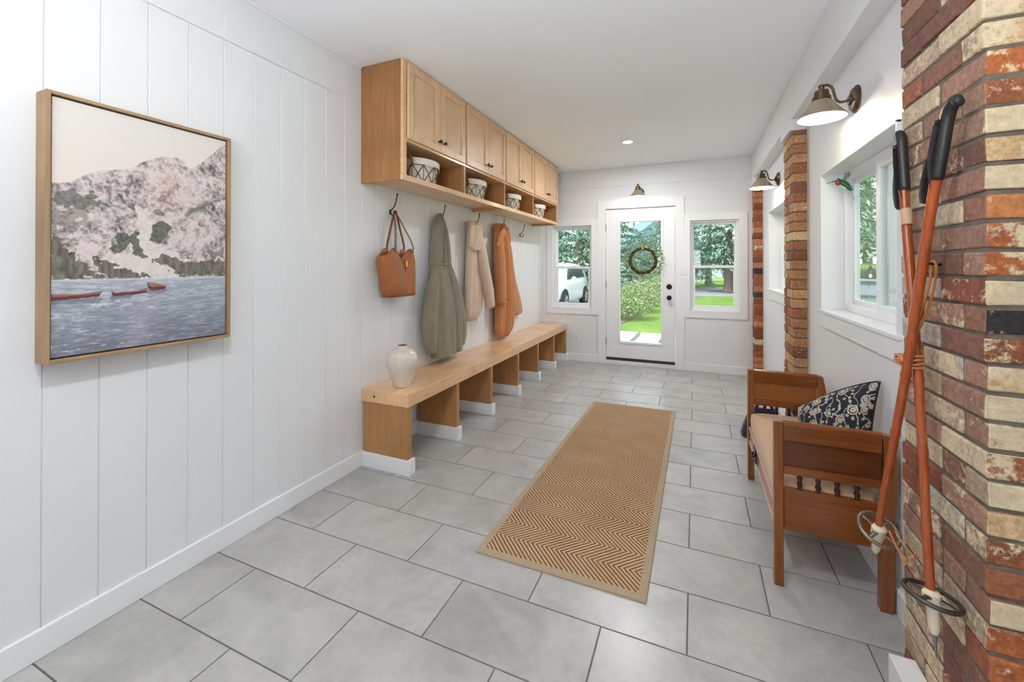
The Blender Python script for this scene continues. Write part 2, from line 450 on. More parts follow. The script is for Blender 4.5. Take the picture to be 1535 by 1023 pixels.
# floor: every tile a slab in a running bond, grout bed below
fl = MB(); rnd = random.Random(3)
i0 = int(math.floor(YN / .305)) - 1
for i in range(i0, int(YB / .305) + 1):
    y0, y1 = i * .305, (i + 1) * .305
    y1 = min(y1, YB)
    xo = .285 if i % 2 == 0 else -.022
    k = -2
    while xo + k * .61 < XALC:
        x0 = max(xo + k * .61, -.02); x1 = min(xo + (k + 1) * .61, XALC); k += 1
        if x1 - x0 < .01 or y1 - y0 < .01: continue
        g = .0028; e = .0018; t = rnd.uniform(.93, 1.05); col = (t, t, t * rnd.uniform(.985, 1.01), 1); ws = rnd.random()
        a = [(x0 + g, y0 + g), (x1 - g, y0 + g), (x1 - g, y1 - g), (x0 + g, y1 - g)]
        c = [(x0 + g + e, y0 + g + e), (x1 - g - e, y0 + g + e), (x1 - g - e, y1 - g - e), (x0 + g + e, y1 - g - e)]
        vs = [(p[0], p[1], -.004) for p in a] + [(p[0], p[1], -.0008) for p in a] + [(p[0], p[1], 0) for p in c]
        fs = [(8, 9, 10, 11)] + [(4 + j, 4 + (j + 1) % 4, 8 + (j + 1) % 4, 8 + j) for j in range(4)] + [(j, (j + 1) % 4, 4 + (j + 1) % 4, 4 + j) for j in range(4)]
        fl.add(vs, fs, col, ws)
floor = struct('floor', fl, TILE, colors=True)
gb = MB().box(-.15, XALC, YN - .1, YB + .02, -.12, -.0025)
build('grout', gb, GROUT, floor)
struct('ceiling', MB().box(-.15, XALC + .1, YN - .15, YB + .2, ZC, ZC + .15), CEIL)

# left wall of vertical boards with fine grooves
wl = MB(); YG = [.025 + .1535 * k for k in range(-23, 33)]
YG = [YN - .05] + [y for y in YG if YN < y < YB - .02] + [YB]
for z0, z1, dg in ((0, 2.507, .005), (2.5095, ZC, .0016)):
    for a, b in zip(YG[:-1], YG[1:]):
        h = .0030 if dg > .002 else .0018
        pts = [(-dg, a), (0, a + h), (0, b - h), (-dg, b)]
        vs = [(x, y, z0) for x, y in pts] + [(x, y, z1) for x, y in pts]
        wl.add(vs, [(0, 1, 5, 4), (1, 2, 6, 5), (2, 3, 7, 6)])
wl.box(-.12, -.0052, YN - .1, YB, 0, ZC)
struct('wall_left', wl, PAINT)
struct('baseboard_left', MB().box(-.002, .014, YN, YB - .001, 0, .103), TRIM, bevel=.003)
struct('trim_1', MB().box(-.002, .016, YN, 1.238, ZC - .018, ZC), TRIM, bevel=.004)

# far wall with two windows and the door
DX0, DX1, DZ1 = .975, 1.899, 2.19
WLX0, WLX1, WLZ0, WLZ1 = .180, .765, .775, 1.975
WRX0, WRX1, WRZ0, WRZ1 = 2.085, 2.665, .80, 1.985
T = .15
wb = MB()
def wseg(x0, x1, z0, z1): wb.box(x0, x1, YB, YB + T, z0, z1)
J = .012
wseg(-.12, WLX0, 0, ZC)
wseg(WLX0, WLX1, 0, WLZ0); wseg(WLX0, WLX1, WLZ1, ZC)
wseg(WLX1, DX0 - J, 0, ZC)
wseg(DX0 - J, DX1 + J, DZ1 + J, ZC)
wseg(DX1 + J, WRX0, 0, ZC)
wseg(WRX0, WRX1, 0, WRZ0); wseg(WRX0, WRX1, WRZ1, ZC)
wseg(WRX1, XW + .25, 0, ZC)
wb.box(.02, XW, YB - .009, YB, 2.515, ZC)       # upper board, its lower edge reads as a line
struct('wall_back', wb, PAINT)
def casing(mb, x0, x1, z0, z1, w, y, t, bottom=True):
    mb.box(x0 - w, x0, y - t, y, z0 - (w if bottom else 0), z1 + w); mb.box(x1, x1 + w, y - t, y, z0 - (w if bottom else 0), z1 + w)
    mb.box(x0, x1, y - t, y, z1, z1 + w)
    if bottom: mb.box(x0, x1, y - t, y, z0 - w, z0)
def hung_window(name, x0, x1, z0, z1, zm):
    mb = MB(); casing(mb, x0, x1, z0, z1, .094, YB, .016)
    r = struct(name, mb, TRIM, bevel=.002)
    f = MB(); yo = YB + .045                                   # fixed frame lining the reveal
    for a in ((x0, x0 + .03, z0, z1), (x1 - .03, x1, z0, z1), (x0 + .03, x1 - .03, z1 - .025, z1), (x0 + .03, x1 - .03, z0, z0 + .03)):
        f.box(a[0], a[1], yo, YB + T + .02, a[2], a[3])
    build('window_frame', f, VINYL, r, bevel=.003)
    def sash(nm, za, zb, y, w, wb_):
        s = MB()
        for a in ((x0 + .03, x0 + .03 + w, za, zb), (x1 - .03 - w, x1 - .03, za, zb), (x0 + .03 + w, x1 - .03 - w, zb - wb_, zb), (x0 + .03 + w, x1 - .03 - w, za, za + wb_)):
            s.box(a[0], a[1], y, y + .028, a[2], a[3])
        so = build(nm, s, VINYL, r, bevel=.003)
        build('glass', MB().box(x0 + .03 + w - .004, x1 - .03 - w + .004, y + .012, y + .016, za + wb_ - .004, zb - wb_ + .004), GLASS, so)
    sash('upper_sash', zm - .012, z1 - .025, YB + .095, .018, .028)
    sash('lower_sash', z0 + .03, zm + .018, YB + .062, .032, .034)
    build('sash_lock', MB().box((x0 + x1) / 2 - .03, (x0 + x1) / 2 + .03, YB + .055, YB + .075, zm + .016, zm + .03), VINYL, r, bevel=.003)
    return r
hung_window('window_1', WLX0, WLX1, WLZ0, WLZ1, 1.36)
hung_window('window_2', WRX0, WRX1, WRZ0, WRZ1, 1.375)
# door
mb = MB(); casing(mb, DX0 - .006, DX1 + .006, 0, DZ1 + .006, .11, YB, .018, False)
mb.box(DX0 - J, DX0 - .004, YB, YB + T, 0, DZ1 + J); mb.box(DX1 + .004, DX1 + J, YB, YB + T, 0, DZ1 + J); mb.box(DX0 - J, DX1 + J, YB, YB + T, DZ1 + .004, DZ1 + J)
struct('trim_2', mb, TRIM, bevel=.002)
GX0, GX1, GZ0, GZ1 = 1.165, 1.722, .322, 2.008
dy0, dy1 = YB + .012, YB + .056
mb = MB()
zb = .07
mb.box(DX0, GX0 - .02, dy0, dy1, zb, DZ1); mb.box(GX1 + .02, DX1, dy0, dy1, zb, DZ1)
mb.box(GX0 - .02, GX1 + .02, dy0, dy1, GZ1 + .02, DZ1); mb.box(GX0 - .02, GX1 + .02, dy0, dy1, zb, GZ0 - .02)
door = struct('door_1', mb, TRIM)
mb = MB()
for a in ((GX0 - .028, GX0 + .004, GZ0 - .028, GZ1 + .028), (GX1 - .004, GX1 + .028, GZ0 - .028, GZ1 + .028), (GX0 + .004, GX1 - .004, GZ1 - .004, GZ1 + .028), (GX0 + .004, GX1 - .004, GZ0 - .028, GZ0 + .004)):
    mb.box(a[0], a[1], dy0 - .01, dy1 + .01, a[2], a[3])
build('glass_moulding', mb, TRIM, door, bevel=.005)
build('glass', MB().box(GX0, GX1, dy0 + .018, dy0 + .024, GZ0, GZ1), GLASS, door)
build('door_sweep', MB().box(DX0 + .002, DX1 - .002, dy0 - .004, dy1, .052, .092), DARKSTRIP, door)
struct('trim_3', MB().box(DX0 - .004, DX1 + .004, YB - .012, YB + T + .06, 0, .05), PAINT, bevel=.004)
RX = Matrix.Rotation(PI / 2, 4, 'X')
def at(p, R=None): return Matrix.Translation(p) @ (R if R is not None else Matrix.Identity(4))
for nm, z, r in (('deadbolt', 1.105, .036), ('door_knob', .957, .032)):
    mb = MB(); M = at((1.824, dy0, z), RX)
    if nm == 'deadbolt':
        mb.lathe([(.001, 0), (r, 0), (r, .008), (r * .8, .014), (.001, .016)], 28, M); mb.box(-.006, .006, -.02, .02, .012, .034, M)
    else:
        mb.lathe([(.001, 0), (r, 0), (r, .006), (.014, .012), (.013, .032), (.022, .036), (.031, .048), (.031, .06), (.022, .07), (.001, .073)], 28, M)
    build(nm, mb, BLACKMETAL, door, smooth=True)
for z in (1.93, 1.12, .31):
    build('hinge', MB().lathe([(.001, -.05), (.007, -.05), (.007, .05), (.001, .05)], 12, at((DX0 - .004, YB - .004, z))).box(DX0 - .012, DX0 + .002, YB - .003, YB + .012, z - .045, z + .045), NICKEL, door, smooth=True)
struct('baseboard_back', MB().box(.01, DX0 - .117, YB - .014, YB, 0, .103).box(DX1 + .117, XW - .02, YB - .014, YB, 0, .103), TRIM, bevel=.003)

# right wall with two deep-set windows
W1 = (1.112, 2.202, 1.098, 1.972); W2 = (3.12, 4.226, 1.125, 1.978); TW = .168
wr = MB()
def rseg(y0, y1, z0, z1): wr.box(XW, XW + TW, y0, y1, z0, z1)
rseg(.42, W1[0], 0, ZC); rseg(W1[0], W1[1], 0, W1[2]); rseg(W1[0], W1[1], W1[3], ZC)
rseg(W1[1], W2[0], 0, ZC); rseg(W2[0], W2[1], 0, W2[2]); rseg(W2[0], W2[1], W2[3], ZC); rseg(W2[1], YB + T, 0, ZC)
wr.box(XALC - .02, XALC + .1, YN - .1, .5, 0, ZC); wr.box(XW + .1, XALC, .42, .52, 0, ZC)
struct('wall_right', wr, PAINT)
struct('wall_near', MB().box(-.12, XALC + .1, YN - .15, YN, 0, ZC), PAINT)
struct('baseboard_right', MB().box(XW - .018, XW, .862, 2.6, 0, .10).box(XW - .018, XW, 2.94, 4.74, 0, .10), TRIM, bevel=.003)
def slider(name, w):
    y0, y1, z0, z1 = w
    mb = MB(); t = .014; xa = XW - t; xb = XW + .115
    mb.box(xa, xb, y0, y0 + .012, z0, z1); mb.box(xa, xb, y1 - .012, y1, z0, z1); mb.box(xa, xb, y0, y1, z1 - .012, z1)       # reveal lining
    mb.box(xa - .008, xb, y0 - .03, y1 + .012, z0 - .004, z0 + .014)                                                     # stool
    mb.box(xa, XW, y0 - .03, y1 + .012, z0 - .094, z0 - .004)                                                            # apron
    r = struct(name, mb, TRIM, bevel=.002)
    f = MB(); F = .042; X0 = XW + .10; X1 = XW + TW
    ya, yb, za, zb_ = y0 + .012, y1 - .012, z0 + .014, z1 - .012
    for a in ((ya, ya + F, za, zb_), (yb - F, yb, za, zb_), (ya + F, yb - F, zb_ - F, zb_), (ya + F, yb - F, za, za + F)): f.box(X0, X1, a[0], a[1], a[2], a[3])
    build('window_frame', f, VINYL, r, bevel=.004)
    ym = (y0 + y1) / 2
    def sash(nm, a0, a1, x, w_):
        s = MB(); b0, b1 = za + F - .006, zb_ - F + .006
        for a in ((a0, a0 + w_, b0, b1), (a1 - w_, a1, b0, b1), (a0 + w_, a1 - w_, b1 - w_, b1), (a0 + w_, a1 - w_, b0, b0 + w_)): s.box(x, x + .03, a[0], a[1], a[2], a[3])
        so = build(nm, s, VINYL, r, bevel=.004)
        build('glass', MB().box(x + .013, x + .017, a0 + w_ - .004, a1 - w_ + .004, b0 + w_ - .004, b1 - w_ + .004), GLASS, so)
    sash('fixed_sash', ym - .03, yb - F + .004, XW + .136, .036)
    sash('sliding_sash', ya + F - .004, ym + .03, XW + .1035, .040)
    return r
slider('window_3', W1); slider('window_4', W2)
# boxed beam along the right wall with caps over the brick piers
XB = 2.80
bm = MB().box(XB, XALC - .1, YN, YB - .001, 2.468, ZC - .0005)
bm.box(XB - .012, XW, 2.595, 2.94, 2.385, 2.469); bm.box(XB - .012, XW, 4.73, YB - .001, 2.33, 2.469)
struct('ceiling_beam', bm, PAINT, bevel=.004)

# ------------------------------------------------------------------ brick piers
PAL = [((142, 104, 88), 4, .02), ((160, 124, 106), 4.5, .05), ((150, 92, 70), 3, .02), ((176, 152, 132), 3, .06), ((190, 168, 144), 3, .10), ((200, 181, 154), 2.4, .12), ((92, 86, 84), .35, -.04), ((186, 179, 168), 1.2, .15), ((128, 92, 80), 2.4, .03)]
PALF = [((176, 102, 60), 4, .03), ((188, 122, 76), 3, .05), ((146, 90, 62), 2, .03), ((214, 188, 146), 4.5, .2), ((202, 168, 124), 2.5, .12), ((56, 52, 52), .3, -.05), ((160, 98, 64), 2, .05)]
PAL2 = [((178, 130, 90), 4, -.02), ((192, 150, 108), 3, .02), ((142, 92, 68), 3, -.02), ((200, 172, 134), 2, .06), ((164, 106, 74), 3, 0), ((78, 66, 60), .3, -.1), ((212, 202, 182), .5, .2)]
PAL3 = [((164, 92, 64), 5, 0), ((140, 80, 58), 3, -.02), ((186, 124, 88), 3, .04), ((66, 60, 56), .4, -.1), ((208, 190, 166), .7, .2)]
def brick_pier(name, x0, x1, y0, y1, z1, pal, seed, pal2=None):
    """pier standing against the right wall: faces towards -x and -y show brick"""
    r = random.Random(seed); mb = MB(); H = .0714; g = .0095; D = .095; L = .205
    cols = [p[0] for p in pal]; wts = [p[1] for p in pal]; wsh = {p[0]: p[2] for p in pal}
    def brick(xa, xb, ya, yb, za, zb):
        c = r.choices(cols, wts)[0]; q = r.uniform(.88, 1.1)
        cc = tuple(min(1, lin(v) * q * r.uniform(.96, 1.04)) for v in c) + (1,)
        j = .0022
        o = [r.uniform(-.003, .003) for _ in range(2)]
        vs = [(x + o[0] * (x == xa) + r.uniform(-j, j), y + o[1] * (y == ya) + r.uniform(-j, j), z + r.uniform(-j, j)) for z in (za, zb) for y in (ya, yb) for x in (xa, xb)]
        mb.add(vs, [(0, 2, 3, 1), (4, 5, 7, 6), (0, 1, 5, 4), (2, 6, 7, 3), (0, 4, 6, 2), (1, 3, 7, 5)])
        w_ = max(-.2, wsh[c] + r.uniform(-.10, .06)); cf = cc
        if pal2 and ya == y0:                                     # the narrow front gets brighter colours: its warm light is painted into the brick
            c2 = r.choices([p[0] for p in pal2], [p[1] for p in pal2])[0]; cf = tuple(min(1, lin(v) * q) for v in c2) + (1,)
            wf = {p[0]: p[2] for p in pal2}[c2] + r.uniform(-.06, .08)
        else: wf = w_
        for k in range(6): mb.fc.append(cf if k == 2 else cc); mb.fw.append(wf if k == 2 else w_)
    n = int(z1 / H) + 1
    for i in range(n):
        za = i * H + g / 2; zb = min((i + 1) * H - g / 2, z1)
        if zb - za < .01: continue
        ev = i % 2 == 0
        # the run along -x face
        def run(s, e, first):
            out = []; p = s; ln = first
            while p < e - .03:
                q = min(p + ln, e)
                if e - q < .05: q = e
                out.append((p, q)); p = q + g; ln = L
            return out
        if ev:
            for a, b in run(y0, y1, L): brick(x0, x0 + D, a, b, za, zb)
            for a, b in run(x0 + D + g, x1, L): brick(a, b, y0, y0 + D, za, zb)
        else:
            for a, b in run(x0, x1, L): brick(a, b, y0, y0 + D, za, zb)
            for a, b in run(y0 + D + g, y1, L if r.random() < .7 else .1): brick(x0, x0 + D, a, b, za, zb)
    p = struct(name, mb, BRICK, colors=True, bevel=.005, seg=2)
    build('mortar', MB().box(x0 + .0055, x1 - .004, y0 + .0055, y1 - .004, 0, z1 - .002), MORTAR, p)
    return p
brick_pier('brick_pier', 2.81, 3.5, .408, .86, 2.466, PAL, 11, PALF)
brick_pier('brick_pier', 2.81, 2.925, 2.607, 2.926, 2.386, PAL2, 5)
brick_pier('brick_pier', 2.81, 2.925, 4.745, 4.93, 2.331, PAL3, 8)
struct('baseboard_pier', MB().box(2.735, 2.806, .10, .765, 0, .10), TRIM, bevel=.003)
# ------------------------------------------------------------------ bench
CY0, CY1 = 1.244, 4.615
b = thing('bench', 'long built-in maple bench running along the white board wall', 'bench', (.2, 3.1, 0))
build('bench_top', MB().box(.0005, .398, 1.252, 4.93, .447, .535), MAPLE_Y, b, bevel=.004)
pys = [1.258, 1.867, 2.47, 3.105, 3.72, 4.335, 4.885]
for k, y in enumerate(pys):
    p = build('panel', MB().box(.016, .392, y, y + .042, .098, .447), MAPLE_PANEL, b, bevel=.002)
    build('base_block', MB().box(.015, .414, y - .012, y + .053 if k < 6 else y + .045, 0, .10), TRIM, p, bevel=.003)
build('knot', MB().lathe([(.0005, 0), (.009, 0), (.008, .0012), (.0005, .0014)], 14, at((.115, 1.252, .49), RX)), plain('knot_wood', rgb(84, 48, 24), .5), b, smooth=True)

# ------------------------------------------------------------------ overhead cabinet
cb = thing('overhead_cabinet', 'long maple wall cabinet with eight doors above a row of open cubbies', 'cabinet', (.19, 2.93, 1.96))
XF = .361; ZB = 1.962; ZT = ZC - .002
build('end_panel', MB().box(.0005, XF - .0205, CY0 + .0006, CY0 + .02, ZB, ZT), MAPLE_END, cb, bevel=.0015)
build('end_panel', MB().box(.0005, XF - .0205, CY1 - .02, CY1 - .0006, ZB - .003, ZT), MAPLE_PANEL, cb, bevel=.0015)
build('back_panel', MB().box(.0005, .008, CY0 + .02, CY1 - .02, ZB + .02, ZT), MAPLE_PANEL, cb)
build('bottom_shelf', MB().box(.008, XF - .02, CY0 + .02, CY1 - .02, 1.978, 1.998), MAPLE_Y, cb)
build('middle_shelf', MB().box(.008, XF - .02, CY0 + .02, CY1 - .02, 2.232, 2.25), MAPLE_Y, cb)
fr = MB().box(XF - .02, XF, CY0, CY0 + .038, ZB, ZT).box(XF - .02, XF, CY1 - .03, CY1, ZB, ZT)
for za, zb in ((ZB, 1.999), (2.226, 2.250), (2.752, ZT)): fr.box(XF - .02, XF, CY0 + .038, CY1 - .03, za, zb)
for k in (1.672, 2.051, 2.452, 2.85, 3.255, 3.66, 4.125): fr.box(XF - .02, XF, k - .02, k + .02, 2.25, 2.752)
build('face_frame', fr, MAPLE_Y, cb, bevel=.0015)
bay = [1.282, 2.051, 2.85, 3.66, 4.585]
bay = [CY0 + .02 + (CY1 - CY0 - .04) * k / 4 for k in range(5)]
bay = [1.262, 2.052, 2.85, 3.66, CY1 - .02]
for k in (1, 2, 3):
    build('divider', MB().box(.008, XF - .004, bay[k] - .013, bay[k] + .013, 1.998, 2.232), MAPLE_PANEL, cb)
build('support_rail', MB().box(.001, XF - .03, 2.80, 2.84, 1.951, 1.978), MAPLE_X, cb, bevel=.002)
build('support_rail', MB().box(.001, XF - .03, 4.52, 4.555, 1.951, 1.978), MAPLE_X, cb, bevel=.002)
def cab_door(y0, y1, side):
    z0, z1 = 2.245, 2.757; w = .056; x0, x1 = XF + .0005, XF + .015
    m = MB()
    m.box(x0, x1, y0, y0 + w, z0, z1); m.box(x0, x1, y1 - w, y1, z0, z1)
    m.box(x0, x1, y0 + w, y1 - w, z1 - w, z1); m.box(x0, x1, y0 + w, y1 - w, z0, z0 + w)
    d = build('door', m, MAPLE, cb, bevel=.0018)
    build('door_panel', MB().box(x0, x0 + .004, y0 + w - .002, y1 - w + .002, z0 + w - .002, z1 - w + .002), MAPLE_DOOR, d)
    yk = y1 - .03 if side else y0 + .03
    RY = Matrix.Rotation(PI / 2, 4, 'Y')
    build('knob', MB().lathe([(.001, 0), (.008, 0), (.005, .006), (.005, .014), (.013, .018), (.0145, .024), (.011, .03), (.001, .032)], 18, at((x1, yk, 2.318), RY)), BLACKMETAL, d, smooth=True)
for k in range(4):
    a, c = bay[k] + .014, bay[k + 1] - .014
    if k == 0: a = 1.284
    mdl = (a + c) / 2 if k else 1.672
    cab_door(a, mdl - .002, True); cab_door(mdl + .002, c, False)

# ------------------------------------------------------------------ baskets in the cubbies
def basket(yc, label):
    t = thing('wire_basket', label, 'basket', (.2, yc, 2.0), 'wire baskets in the cabinet cubbies')
    A, Bx, H = .165, .125, .15                      # half length, half width at the rim
    def ring(s, z, n=40): return [Vector((.215 + Bx * s * math.cos(2 * PI * j / n), yc + A * s * math.sin(2 * PI * j / n), z)) for j in range(n)]
    z0 = 2.001
    lin_ = MB().loft([ring(.78, z0 + .004), ring(.84, z0 + .06), ring(.93, z0 + .128), ring(.97, z0 + .165), ring(.93, z0 + .168), ring(.88, z0 + .12), ring(.76, z0 + .02)], True)
    lo = build('fabric_liner', lin_, LINEN, t, smooth=True)
    def wav(s, z, amp): return [p + Vector((0, 0, amp * math.sin(5 * j * 2 * PI / 40))) for j, p in enumerate(ring(s, z))]
    build('liner_cuff', MB().loft([wav(1.0, z0 + .122, .004), ring(1.03, z0 + .128), ring(1.04, z0 + .165), ring(1.01, z0 + .175), ring(.95, z0 + .17)], False), LINEN, t, smooth=True)
    w = MB()
    for s, z, r_ in ((.82, z0 + .004, .004), (1.0, z0 + .127, .004)): w.tube(ring(s, z), r_, 6, loop=True)
    n = 10
    for k in range(n):
        a0, a1 = 2 * PI * k / n, 2 * PI * (k + 1) / n; am = (a0 + a1) / 2
        def P(a, f): s = .83 + .18 * f; return Vector((.215 + Bx * s * math.cos(a), yc + A * s * math.sin(a), z0 + .004 + .124 * f))
        w.tube([P(a0, 0), P(am, .5) , P(a1, 1)], .0034, 6); w.tube([P(a1, 0), P(am, .52), P(a0, 1)], .0034, 6)
        w.tube([P(a0, 0), P(a0, 1)], .0025, 6)
    build('wire_frame', w, WIREBROWN, t, smooth=True)
    hp = [Vector((.215 - .062 * math.cos(PI * q / 10), yc - A * 1.0 - .012, z0 + .125 + .072 * math.sin(PI * q / 10))) for q in range(11)]
    build('rope_handle', MB().tube(hp, .011, 8), ROPE, t, smooth=True)
    return t
bs = basket(1.632, 'fabric lined wire basket in the first open cubby, nearest the picture')
for dy, lab in ((2.425 - 1.632, 'lined wire basket in the second cubby from the mountain picture'), (3.275 - 1.632, 'lined wire basket in the third cubby, above the rust jacket'), (4.11 - 1.632, 'lined wire basket in the last cubby, nearest the glass door')):
    dup(bs, (0, dy, 0), lab)

# ------------------------------------------------------------------ hooks
def coat_hook(y, label):
    t = thing('coat_hook', label, 'hook', (0.0, y, 1.80), 'double hooks on the board wall')
    m = MB().sphere((.004, y, 1.80), (.006, .011, .022), 14, 8)
    m.tube(catmull([(.005, y, 1.812), (.022, y, 1.818), (.045, y, 1.845), (.06, y, 1.885), (.068, y, 1.925)], 5), .0045, 8)
    m.sphere((.069, y, 1.93), .0075, 10, 6)
    m.tube(catmull([(.006, y, 1.79), (.024, y, 1.772), (.044, y, 1.775), (.052, y, 1.797)], 5), .0045, 8)
    m.sphere((.053, y, 1.80), .0075, 10, 6)
    build('hook_body', m, BLACKMETAL, t, smooth=True)
    return t
h0 = coat_hook(1.545, 'black double hook the brown leather tote hangs on')
for y, lab in ((2.20, 'black double hook under the hood of the grey green jacket'), (2.845, 'black double hook behind the collar of the beige shirt'), (3.46, 'black double hook behind the collar of the rust jacket'), (4.09, 'empty black double hook, the one beside the rust jacket')):
    dup(h0, (0, y - 1.545, 0), lab)

# ------------------------------------------------------------------ hanging clothes
def cloth(secs, n=56, k=40, folds=(), seed=0, flatb=.25, cap=True, creases=()):
    """secs: (z, y0, y1, x0, x1) from top to bottom, smooth closed cross sections with vertical folds"""
    r = random.Random(seed); S = np.array(secs); zz = np.linspace(0, 1, k)
    tt = np.linspace(0, 1, len(secs))
    # monotone smooth interpolation
    def itp(c):
        out = []
        for z in zz:
            x = z * (len(secs) - 1); i = min(int(x), len(secs) - 2); f = x - i
            p0, p1, p2, p3 = S[max(i - 1, 0), c], S[i, c], S[i + 1, c], S[min(i + 2, len(secs) - 1), c]
            out.append(.5 * (2 * p1 + (p2 - p0) * f + (2 * p0 - 5 * p1 + 4 * p2 - p3) * f * f + (3 * p1 - p0 - 3 * p2 + p3) * f ** 3))
        return np.array(out)
    Z, Y0, Y1, X0, X1 = [itp(c) for c in range(5)]
    ph = [r.uniform(0, 6.28) for _ in range(6)]
    rings = []
    for i in range(k):
        yc, hw = (Y0[i] + Y1[i]) / 2, (Y1[i] - Y0[i]) / 2; xc, hd = (X0[i] + X1[i]) / 2, (X1[i] - X0[i]) / 2
        ring = []
        for j in range(n):
            a = 2 * PI * j / n; ca, sa = math.cos(a), math.sin(a)
            px = math.copysign(abs(ca) ** .8, ca); py = math.copysign(abs(sa) ** .9, sa)
            d = 0
            for q, (fr_, amp, slope) in enumerate(folds):
                sn = math.sin(.5 * (fr_ * py * 1.6 + ph[q] + slope * zz[i] * 4 + .5 * math.sin(5 * zz[i] + ph[(q + 1) % 6])))
            d += amp * (math.sin(2 * math.asin(max(-1, min(1, sn)))) if q == 0 else 1.3 * (2 * abs(sn) - 1.25))
            for pa, pb, dep, wid in creases:
                d -= dep * math.exp(-((py - pa - (pb - pa) * zz[i]) / wid) ** 2) * min(1, zz[i] * 5)
            front = max(px, -.15)
            x = xc + hd * px + d * front * min(1, hd / .05)
            ring.append(Vector((max(x, .004), yc + hw * py, Z[i])))
        rings.append(ring)
    return MB().loft(rings, cap)
def rot_tube(pts, rad, flat, n=20, up=(1, 0, 0)): return MB().tube(catmull(pts, 6), rad, n, flat=flat, up=up)
def lerp_r(rs, k=6):
    out = []
    for a, b in zip(rs[:-1], rs[1:]): out += [a + (b - a) * j / k for j in range(k)]
    return out + [rs[-1]]
# sage hooded fleece jacket
t = thing('jacket', 'grey green hooded fleece jacket hanging beside the brown tote', 'jacket', (.08, 2.2, .6), 'garments on the wall hooks')
build('body', cloth([(1.405, 1.995, 2.235, .02, .135), (1.35, 1.985, 2.27, .02, .15), (1.25, 1.98, 2.32, .015, .16), (1.10, 1.98, 2.37, .015, .17), (.95, 1.98, 2.40, .015, .175), (.80, 1.98, 2.41, .015, .175), (.67, 1.98, 2.41, .015, .175), (.615, 1.985, 2.405, .015, .17), (.597, 1.99, 2.40, .02, .165), (.594, 2.0, 2.39, .03, .155)], folds=((4.5, .022, .25), (9, .008, -.4)), seed=2, creases=((.1, .45, .05, .09), (-.25, -.05, .03, .10))), OLIVE, t, smooth=True, angle=0)
build('hood', cloth([(1.856, 2.125, 2.145, .035, .07), (1.835, 2.10, 2.155, .02, .085), (1.78, 2.055, 2.18, .015, .105), (1.68, 2.02, 2.205, .015, .125), (1.55, 2.0, 2.225, .015, .135), (1.45, 1.99, 2.235, .015, .14), (1.395, 1.99, 2.245, .015, .14)], folds=((6, .012, .4),), seed=5, creases=((-.1, -.35, .045, .13), (.25, .3, .035, .12))), OLIVE, t, smooth=True, angle=0)
build('neck_seam', MB().tube([(.08 + .068 * math.cos(a), 2.117 + .134 * math.sin(a), 1.40) for a in np.linspace(0, 2 * PI, 40, endpoint=False)], .007, 6, loop=True), OLIVE, t, smooth=True)
build('sleeve', rot_tube([(.085, 2.04, 1.38), (.09, 1.985, 1.2), (.09, 1.945, 1.02), (.095, 1.93, .86), (.095, 1.945, .72), (.095, 1.96, .66)], lerp_r([.04, .06, .072, .074, .058, .046]), (.8, 1.05)), OLIVE, t, smooth=True, angle=0)
build('sleeve', rot_tube([(.085, 2.20, 1.385), (.09, 2.29, 1.22), (.095, 2.36, 1.05), (.095, 2.405, .88), (.095, 2.42, .74), (.095, 2.41, .645)], lerp_r([.045, .06, .07, .074, .068, .054]), (.8, 1.05)), OLIVE, t, smooth=True, angle=0)
# beige shirt jacket
t = thing('shirt', 'beige flannel shirt hanging between the grey green and rust jackets', 'shirt', (.08, 2.85, .84), 'garments on the wall hooks')
build('body', cloth([(1.845, 2.675, 2.775, .02, .09), (1.80, 2.655, 2.79, .015, .105), (1.68, 2.625, 2.835, .015, .115), (1.52, 2.60, 2.88, .015, .12), (1.35, 2.585, 2.90, .015, .125), (1.18, 2.575, 2.90, .015, .125), (1.02, 2.575, 2.88, .015, .125), (.92, 2.575, 2.85, .015, .125), (.87, 2.58, 2.81, .015, .115), (.845, 2.595, 2.77, .02, .10), (.838, 2.62, 2.74, .03, .085)], folds=((5, .012, .5),), seed=9, creases=((-.1, -.3, .03, .1), (.2, .1, .045, .09))), BEIGE, t, smooth=True, angle=0)
build('sleeve', rot_tube([(.095, 2.765, 1.70), (.125, 2.79, 1.52), (.14, 2.83, 1.32), (.15, 2.895, 1.12), (.145, 2.945, .955)], lerp_r([.045, .062, .068, .066, .06]), (.8, 1.05)), BEIGE, t, smooth=True, angle=0)
build('sleeve', rot_tube([(.05, 2.86, 1.66), (.055, 2.94, 1.45), (.055, 3.02, 1.25), (.055, 3.08, 1.10)], lerp_r([.03, .042, .044, .034]), (.8, 1.1)), BEIGE, t, smooth=True, angle=0)
cm = MB().loft([[Vector((.105 + .02 * math.cos(a), 2.65 + w * math.sin(a) - .06 * q, 1.835 - .26 * q + .0)) for a in np.linspace(0, 2 * PI, 16, endpoint=False)] for q, w in ((0, .045), (.25, .05), (.5, .045), (.8, .035), (1, .02))])
build('collar', cm, BEIGE, t, smooth=True)
build('yoke', MB().loft([[Vector((.092 + .055 * math.cos(a), 2.735 + w * math.sin(a), z)) for a in np.linspace(0, 2 * PI, 20, endpoint=False)] for z, w in ((1.80, .07), (1.68, .105), (1.56, .132), (1.545, .128))], False), BEIGE, t, smooth=True)
